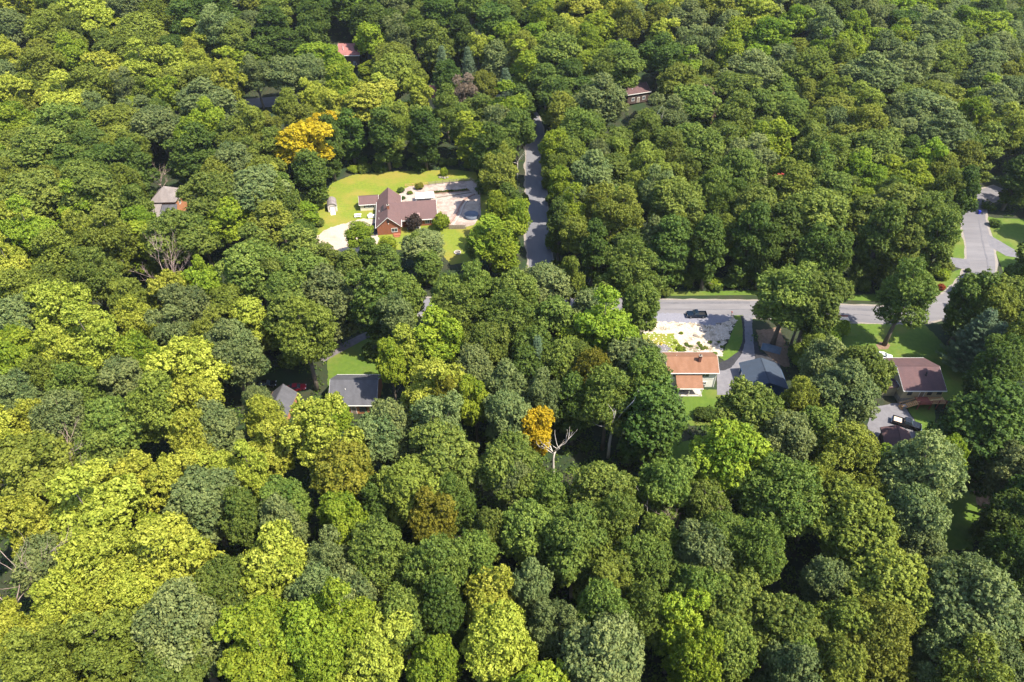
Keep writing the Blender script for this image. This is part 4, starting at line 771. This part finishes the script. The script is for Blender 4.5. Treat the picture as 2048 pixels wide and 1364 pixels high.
def pickup(name, label, paint, L, loc, rz, cargo=None, crew=.33):
    """nose towards +x; cab behind the hood, open bed at the back"""
    o = thing(name, label, 'pickup', loc, rz); h = L/2; w = .98
    hood0, cab0, cab1 = h*.98, h*.40, h*.40-L*crew      # hood end, windscreen foot, back of the cab
    side = [(-h, .55), (-h, 1.12), (cab1, 1.15), (cab0+.1, 1.18), (hood0-.35, 1.12), (hood0, .98), (hood0, .5), (h*.78, .42), (-h*.9, .45)]
    body = MB(); body.prism([(cab1, .45), (cab1, 1.15), (cab0+.1, 1.18), (hood0-.35, 1.12), (hood0, .98), (hood0, .5), (h*.8, .42)], -w, w); body.build('body', paint, o, bevel=.05)
    bed = P(o, 'bed', paint, (-h, cab1-.01, -w, -w+.1, .5, 1.14), (-h, cab1-.01, w-.1, w, .5, 1.14), (-h+.09, cab1-.01, -w+.1, w-.1, .5, .66)); P(bed, 'tailgate', paint, (-h, -h+.08, -w+.102, w-.102, .55, 1.13))
    P(bed, 'bed_liner', M_blackp, (-h+.1, cab1-.03, -w+.11, w-.11, .662, .68))
    top = MB().hexa([(cab1+.03, -w+.04, 1.151), (cab0, -w+.04, 1.151), (cab0, w-.04, 1.151), (cab1+.03, w-.04, 1.151), (cab1+.16, -w+.2, 1.82), (cab0-.62, -w+.2, 1.82), (cab0-.62, w-.2, 1.82), (cab1+.16, w-.2, 1.82)]).build('cab', paint, o, bevel=.06)
    def lerp(a, b, t): return tuple(p+(q-p)*t for p, q in zip(a, b))
    A, B, C, D = (cab0, -w+.04, 1.151), (cab0, w-.04, 1.151), (cab0-.62, w-.2, 1.82), (cab0-.62, -w+.2, 1.82)
    def pane(nm, A, B, C, D, n, u0=.08, u1=.92, v0=.12, v1=.88):
        f = lambda u, v: lerp(lerp(A, B, u), lerp(D, C, u), v); q = [f(u0, v0), f(u1, v0), f(u1, v1), f(u0, v1)]; k = MB().hexa([tuple(a+b*.01 for a, b in zip(p, n)) for p in q]+[tuple(a+b*.028 for a, b in zip(p, n)) for p in q]); k.build(nm, M_glass, top)
    pane('windscreen', A, B, C, D, (.73, 0, .68)); pane('rear_window', (cab1+.03, w-.04, 1.151), (cab1+.03, -w+.04, 1.151), (cab1+.16, -w+.2, 1.82), (cab1+.16, w-.2, 1.82), (-.98, 0, .19))
    for s in (-1, 1):
        a = [(cab1+.03, s*(w-.04), 1.151), (cab0, s*(w-.04), 1.151), (cab0-.62, s*(w-.2), 1.82), (cab1+.16, s*(w-.2), 1.82)]
        for u0, u1 in ((.05, .46), (.52, .93)): pane('side_window', *a, (0, s*.97, .24), u0, u1)
        P(o, 'mirror', M_blackp, (cab0-.35, cab0-.2, s*(w+.12)-.12, s*(w+.12)+.12, 1.2, 1.38)); P(o, 'headlight', LENS, (hood0-.06, hood0+.015, s*.72-.19, s*.72+.19, .78, .95)); P(o, 'tail_lamp', TAIL, (-h-.015, -h+.05, s*.88-.07, s*.88+.07, .75, 1.08))
        for x in (h*.62, -h*.62): wheel(o, x, s*(w-.1))
    P(o, 'bumper', CHROME, (hood0+.002, hood0+.14, -w+.03, w-.03, .45, .66)); P(o, 'rear_bumper', CHROME, (-h-.14, -h-.002, -w+.05, w-.05, .48, .64)); P(o, 'grille', M_blackp, (hood0+.001, hood0+.03, -.5, .5, .7, .96))
    if cargo: P(o, 'bed_load', cargo, (-h+.25, cab1-.25, -w+.2, w-.25, .69, 1.02))
    return o
PT1 = mat('black_blue_paint', (.006, .014, .03), rough=.25, spec=.5); PT2 = mat('black_paint', (.008, .009, .012), rough=.25, spec=.5); PT3 = mat('white_paint', (.7, .71, .72), rough=.25, spec=.5)
x, y, z = at(1392, 633); pickup('pickup_truck', 'dark blue-black pickup truck parked on the lay-by along the road', PT1, 5.3, (x, y, .07), R_(180), None, .28)
P(bpy.data.objects['pickup_truck'], 'bed_load', M_metal, (.9, 2.2, -.5, .45, .69, .74))
x, y, z = at(1811, 851); pickup('pickup_truck', 'black pickup truck with pale load in its bed on the tan house drive', PT2, 5.9, (x, y, .055), R_(-27), mat('pale_load', (.6, .46, .36), (.5, .38, .3), 2, .9))
def car(name, label, paint, loc, rz, L=4.5):
    o = thing(name, label, 'car', loc, rz); h = L/2; w = .88
    MB().prism([(-h, .38), (-h, .85), (-h*.72, .95), (h*.45, .92), (h*.9, .74), (h, .6), (h, .35), (h*.8, .28), (-h*.9, .28)], -w, w).build('body', paint, o, bevel=.08)
    A = [(-h*.78, -w+.05, .93), (h*.42, -w+.05, .93), (h*.42, w-.05, .93), (-h*.78, w-.05, .93), (-h*.42, -w+.22, 1.42), (h*.05, -w+.22, 1.42), (h*.05, w-.22, 1.42), (-h*.42, w-.22, 1.42)]
    g = MB().hexa(A).build('cabin_glass', M_glass, o, bevel=.05); P(g, 'roof_panel', paint, (-h*.45, h*.08, -w+.2, w-.2, 1.40, 1.46), bevel=.03)
    for s in (-1, 1):
        P(o, 'headlight', LENS, (h*.9, h+.01, s*.62-.16, s*.62+.16, .58, .7)); P(o, 'tail_lamp', TAIL, (-h-.012, -h+.05, s*.68-.12, s*.68+.12, .68, .82)); P(o, 'mirror', paint, (h*.28, h*.34, s*(w+.08)-.08, s*(w+.08)+.08, .92, 1.04))
        MB().tube([(h*.38, s*(w-.07), .95), (h*.05, s*(w-.22), 1.43)], .035, 5).build('pillar', paint, g)
        for x in (h*.62, -h*.6): wheel(o, x, s*(w-.08), .32, .2)
    return o
x, y, z = at(1764, 716); car('car', 'white sedan parked behind the tan house beside the lawn', PT3, (x, y, .04), R_(-14))
x, y, z = at(592, 786); car('car', 'dark red car behind the gabled cottage', mat('red_paint', (.22, .012, .025), rough=.3), (x, y+1.2, .01), R_(10), 4.3)
x, y, z = at(534, 772); car('car', 'dark car parked in deep shade behind the gabled cottage', PT2, (x, y, .01), R_(8))
x, y, z = at(2044, 560); car('car', 'blue car parked past the verge by the bend', mat('blue_paint', (.03, .12, .35), rough=.3), (x, y, z+.02), R_(60))
# flat trailer on the road edge
x, y, z = at(1686, 641); tl = thing('utility_trailer', 'small flatbed utility trailer with tan deck parked on the road edge', 'trailer', (x, y, .06), R_(-4))
P(tl, 'deck', mat('tan_planks', (.6, .5, .4), (.5, .42, .33), 2, .9), (-1.3, 1.3, -.8, .8, .55, .63)); P(tl, 'side_rail', M_red, (-1.3, 1.3, .802, .9, .55, 1.0), (-1.38, -1.302, -.8, .9, .55, 1.0)); P(tl, 'drawbar', T_dark, (1.302, 2.1, -.06, .06, .48, .56)); P(tl, 'axle', T_dark, (-.06, .06, -.78, .78, .3, .38))
for s in (-1, 1): wheel(tl, 0, s*.95, .32, .18); P(tl, 'mudguard', M_metal, (-.42, .42, s*.95-.13, s*.95+.13, .68, .72))
# ------------------------------------------------------------------ smaller things
x, y, z = at(1462, 632); mb = thing('mailbox', 'dark mailbox on a wooden post at the driveway mouth', 'mailbox', (x, y, .08)); P(mb, 'post', M_wood, (-.06, .06, -.06, .06, 0, 1.1))
q = MB().prism([(-.13, 0), (.13, 0), (.13, .16), (.07, .25), (-.07, .25), (-.13, .16)], -.3, .3).build('box', M_red, mb); q.location.z = 1.102; P(q, 'flag', TAIL, (.131, .16, -.1, .1, .15, .3))
def bin_(px, py, m, label):
    x, y, z = at(px, py); o = thing('wheelie_bin', label, 'bin', (x, y, z+.05)); MB().hexa([(-.26, -.28, .05), (.26, -.28, .05), (.26, .28, .05), (-.26, .28, .05), (-.33, -.36, 1.05), (.33, -.36, 1.05), (.33, .36, 1.05), (-.33, .36, 1.05)]).build('body', m, o); P(o, 'lid', m, (-.36, .36, -.4, .4, 1.052, 1.12))
    for s in (-1, 1): wheel(o, s*.2, .3, .1, .06)
    return o
BB = mat('blue_plastic', (.015, .03, .32), rough=.45)
bin_(1957, 428, BB, 'tall blue wheelie bin at the roadside past the bend'); bin_(1806, 818, M_metal, 'grey bin at the foot of the deck stairs')
# post-and-rail fence round the patio
def fence(name, pts, h, m, label, board=False, post=2.3, rails=2):
    W = [at(*p) for p in pts]; o = thing(name, label, 'fence', tuple(W[0])); B = W[0]
    for i in range(len(W)-1):
        a, b = W[i]-B, W[i+1]-B; n = max(1, round((b-a).length/post)); d = (b-a).normalized(); ang = math.atan2(d[1], d[0]); L = (b-a).length
        for k in range(n+(i == len(W)-2)):
            p = a.lerp(b, k/n); P(o, 'post', m, (p[0]-.07, p[0]+.07, p[1]-.07, p[1]+.07, p[2]-.1, p[2]+h+.12))
        for r in range(rails):
            z = h*(.35+.55*r/max(1, rails-1)); q = P(o, 'rail', m, (0, L, .075, .13, z-.06, z+.06)); q.location = a; q.rotation_euler = (0, 0, ang)
        if board:
            for k in range(int(L/.32)): q = P(o, 'plank', m, (k*.32, k*.32+.3, -.105, -.075, .05, h)); q.location = a; q.rotation_euler = (0, 0, ang)
    return o
fence('rail_fence', [(811, 374), (856, 371)], 1.1, mat('orange_wood', (.5, .25, .12), (.55, .3, .15), 2, .8), 'low orange wooden rail fence at the back of the patio')
fence('rail_fence', [(858, 371), (900, 366), (941, 362), (955, 371), (960, 395), (961, 418)], 1.3, M_wood, 'grey wooden rail fence enclosing the patio', rails=3)
fence('board_fence', [(898, 458), (932, 458)], 1.5, M_wood, 'grey wooden board fence between patio and front lawn', board=True)
# white flat-roofed patio canopy
ca = thing('patio_canopy', 'white flat canopy on posts behind the brick house', 'canopy', (-29.2, 206.4, 0), R_(6)); P(ca, 'cover', T_white, (-3.1, 3.1, -2.1, 2.1, 2.35, 2.5)); 
for x in (-2.9, 2.9):
    for y in (-1.9, 1.9): P(ca, 'post', T_white, (x-.06, x+.06, y-.06, y+.06, 0, 2.348))
P(ca, 'beam', T_dark, (0, 2.8, -2.16, -2.102, 2.2, 2.42))
# pool with dark cover, timber steps, stone kerbs
x, y, z = at(943, 434); pool = thing('garden_pool', 'round above-ground pool with dark cover behind the garden tree', 'pool', (x, y, 0)); MB().lathe([(2.3, .05), (2.35, 1.05), (2.2, 1.1), (2.15, .98)], 32).build('pool_wall', mat('pool_steel', (.1, .12, .16), rough=.5), pool, True); MB().lathe([(2.14, .9), (1.2, .93), (.02, .96)], 32).build('pool_cover', mat('dark_cover', (.035, .045, .075), (.05, .06, .09), 1, .5), pool, True)
def kerb(pts, h, w, m, label, name='garden_wall', seg=.55):
    W = smooth_path([at(*p) for p in pts], .25); o = thing(name, label, 'wall', tuple(W[0])); acc = 0; last = W[0]; k = 0
    for i in range(1, len(W)):
        if (W[i]-last).length >= seg:
            a, b = last-W[0], W[i]-W[0]; d = b-a; q = P(o, 'stone', m, (0, d.length-.03, -w/2, w/2, 0, h+.05*((k*7) % 3-1)*.6)); q.location = (a[0], a[1], .05); q.rotation_euler = (0, 0, math.atan2(d[1], d[0])); last = W[i]; k += 1
    return o
kerb(pxpoly('897,452 912,430 920,412 932,398 950,389'), .35, .5, mat('rose_stone', (.24, .15, .125), (.3, .2, .17), 2, .9), 'curved reddish stone garden wall across the patio')
kerb(pxpoly('905,453 920,430 928,410 940,400'), .25, .35, M_conc, 'curved pale stone edging beside the reddish wall')
kerb(pxpoly('874,396 905,391 945,385'), .3, .35, M_stone, 'straight stone edging along the planted bed')
for i in range(16):
    px = 870+i*4.2; x, y, z = at(px, 385.5-i*.32); r = trnd.uniform(.3, .45); c, t = variant('d' if i % 3 else 'r', 'bush'); o = thing('bedding_plant', 'small dark bedding plant in the row along the patio bed', 'plant', (x, y, .05), trnd.uniform(0, 6), 'row of small plants in the patio bed'); o.scale = (r/2.2, r/2.2, r*1.7/3.1); link('foliage', c, o); link('stem', t, o)
# fire ring on the front lawn
x, y, z = at(915, 506); fr = thing('fire_ring', 'round stone fire ring on the front lawn', 'fire ring', (x, y, .02))
for k in range(14):
    a = 2*math.pi*k/14; q = P(fr, 'stone', M_conc, (-.19, .19, -.14, .14, 0, .38), bevel=.03); q.location = (math.cos(a)*.95, math.sin(a)*.95, 0); q.rotation_euler = (0, 0, a+math.pi/2)
MB().lathe([(.8, .03), (.4, .08), (.02, .1)], 16).build('ash_bed', mat('ash', (.12, .1, .09), (.2, .17, .15), 4, .95), fr)
# rocks: a heap at the lawn's back edge and loose stones on the bank
RK = mat('grey_rock', (.26, .22, .19), (.16, .14, .12), 2, .95, bump=.4); PALE = mat('pale_rock', (.6, .52, .44), (.46, .4, .34), 2, .95)
def rock_mesh(seed):
    bm = bmesh.new(); bmesh.ops.create_icosphere(bm, subdivisions=1, radius=1); r = random.Random(seed)
    for v in bm.verts: v.co *= r.uniform(.72, 1.15); v.co.z *= .7
    me = bpy.data.meshes.new('rock'); bm.to_mesh(me); bm.free(); return me
RM = [rock_mesh(i) for i in range(4)]; RP = [m.copy() for m in RM]
for m in RM: m.materials.append(RK)
for m in RP: m.materials.append(PALE)
bx0, by0, _ = at(888, 355)
for k in range(9):
    o = link('rock', RM[k % 4]); a = k*.7; o.location = (bx0+math.cos(a)*trnd.uniform(.4, 1.7), by0+math.sin(a)*trnd.uniform(.2, .7)-.4, .2); s = trnd.uniform(.3, .6); o.scale = (s, s, s); o.rotation_euler = (0, 0, k); tag(o, 'grey rock in the heap at the back of the lawn', 'rock', 'rocks heaped on the lawn')
bank = AREAS['stone_bank'][0]; n = 0; S = []
bxs = [p[0] for p in bank]; bys = [p[1] for p in bank]; mb_ = MB()
while n < 900:
    x, y = trnd.uniform(min(bxs), max(bxs)), trnd.uniform(min(bys), max(bys))
    if not inpoly(x, y, bank): continue
    s = trnd.uniform(.06, .2)*(1.9 if trnd.random() < .06 else 1); src = RM[n % 4]; c, sn = math.cos(n), math.sin(n)
    mb_.add([(x+(v.co.x*c-v.co.y*sn)*s, y+(v.co.x*sn+v.co.y*c)*s, .14+v.co.z*s) for v in src.vertices], [tuple(p.vertices) for p in src.polygons]); n += 1
ob_ = mb_.build('loose_stones', PALE); tag(ob_, 'loose pale stones strewn over the white bank below the lay-by', 'stones', kind='stuff')
for k in range(26):          # weeds and clods that break up the bank
    while True:
        x, y = trnd.uniform(min(bxs), max(bxs)), trnd.uniform(min(bys), max(bys))
        if inpoly(x, y, bank) and y < min(bys)+5.5 and x > 40: break
    c, t = variant(trnd.choice('vo'), 'bush'); o = thing('weed', 'small weed growing on the pale stone bank behind the white house', 'weed', (x, y, .1), k, 'weeds on the stone bank'); r = trnd.uniform(.25, .6); o.scale = (r/2.2, r/2.2, r*.8/3.1); link('foliage', c, o); link('stem', t, o)
for k, (px, py) in enumerate(((1396, 652), (1436, 648), (1390, 672), (1410, 664), (1432, 690))):
    o = link('boulder', RM[k % 4]); p = at(px, py); o.location = (p[0], p[1], .2); s = .35+.1*(k % 3); o.scale = (s*1.4, s, s); tag(o, 'dark boulder lying on the pale stone bank', 'rock', 'boulders on the stone bank')
# white garden pieces by the annex
x, y, z = at(716, 433); tb = thing('garden_table', 'white garden table with benches on the lawn by the cream annex', 'table', (x, y, .03), R_(8)); P(tb, 'table_top', T_white, (-1.1, 1.1, -.5, .5, .7, .76)); P(tb, 'bench', T_white, (-1.1, 1.1, -1.0, -.66, .42, .47)); P(tb, 'bench', T_white, (-1.1, 1.1, .66, 1.0, .42, .47))
for x_ in (-.8, .8): P(tb, 'leg', T_white, (x_-.05, x_+.05, -.95, .95, 0, .1), (x_-.05, x_+.05, -.45, .45, .1, .7))
x, y, z = at(743, 435); bx_ = thing('storage_box', 'white lidded storage box against the brick house side wall', 'box', (x, y, .03), R_(8)); P(bx_, 'body', T_white, (-1.1, 1.1, -.5, .5, 0, .75)); P(bx_, 'lid', T_white, (-1.15, 1.15, -.55, .55, .752, .85), bevel=.02); P(bx_, 'side_bin', T_white, (-.7, .3, .502, 1.0, 0, 1.1))
tag(P(None, 'paved_pad', M_black, (-44.9, -42.4, 184.6, 192.2, .05, .09)), kind='structure')
# grill and odds by the white house porch
x, y, z = at(1404, 777); gr = thing('barbecue_grill', 'black covered barbecue grill under the white house porch edge', 'grill', (x, y, .05)); MB().lathe([(.32, .55), (.42, .75), (.4, .95), (.2, 1.1), (.02, 1.13)], 14).build('lid', M_blackp, gr, True)
for a in (0, 2.1, 4.2): MB().tube([(.3*math.cos(a), .3*math.sin(a), 0), (.2*math.cos(a), .2*math.sin(a), .6)], .03, 5).build('leg', M_metal, gr)
x, y, z = at(1322, 691); fp = thing('yellow_post', 'short yellow capped post on the grey bed beside the white house', 'post', (x, y, .2)); MB().lathe([(.2, 0), (.2, .1), (.14, .12), (.14, .6), (.18, .62), (.16, .75), (.03, .85)], 10).build('barrel', mat('yellow_paint', (.6, .36, .02), rough=.5), fp, True); P(fp, 'nozzle', mat('yellow_paint', (.6, .36, .02)), (-.24, .24, -.06, .06, .42, .54))
x, y, z = at(1542, 698); tp = thing('covered_dinghy', 'blue-grey tarpaulin draped over a low load behind the blue garage', 'tarpaulin', (x, y, .1), R_(-25)); TB = mat('blue_tarp', (.07, .1, .14), (.1, .13, .17), 1.5, .6, bump=.3)
k = MB()
for i in range(9):
    for j in range(7):
        u, v = -1+i/4, -1+j/3; k.v.append((u*2.4, v*1.5, .05+.75*max(0, 1-u*u)**.6*max(0, 1-v*v)**.6+.05*math.sin(i*2.1+j*1.7)))
for i in range(8):
    for j in range(6): a = i*7+j; k.f.append((a, a+7, a+8, a+1))
k.build('tarpaulin', TB, tp, True); P(tp, 'edge_weight', M_wood, (-2.4, -2.2, -1.4, 1.4, .02, .12)) 
tag(tp, cat='tarpaulin'); tp.name = 'tarpaulin_cover'
x, y, z = at(1938, 967); ga = MB().lathe([(.02, 0), (.5, .05), (.55, .5), (.3, .9), (.02, .95)], 16).build('stone_ball', PALE, None, True); ga.location = (x, y, .03); tag(ga, 'pale rounded boulder at the edge of the small back lawn', 'rock')
# ------------------------------------------------------------------ the air
hz = MB().box(-4100, 4100, -3100, 5100, -16, 116).build('haze', None); hm = bpy.data.materials.new('haze'); hm.use_nodes = True; hn = hm.node_tree; hn.nodes.remove(hn.nodes['Principled BSDF'])
pv = hn.nodes.new('ShaderNodeVolumePrincipled'); pv.inputs['Color'].default_value = (.82, .9, 1, 1); pv.inputs['Density'].default_value = 0.00005; pv.inputs['Anisotropy'].default_value = .2
hn.links.new(pv.outputs[0], hn.nodes['Material Output'].inputs['Volume']); hz.data.materials.clear(); hz.data.materials.append(hm); tag(hz, 'thin blue summer haze in the air over the woods', 'haze', kind='stuff')
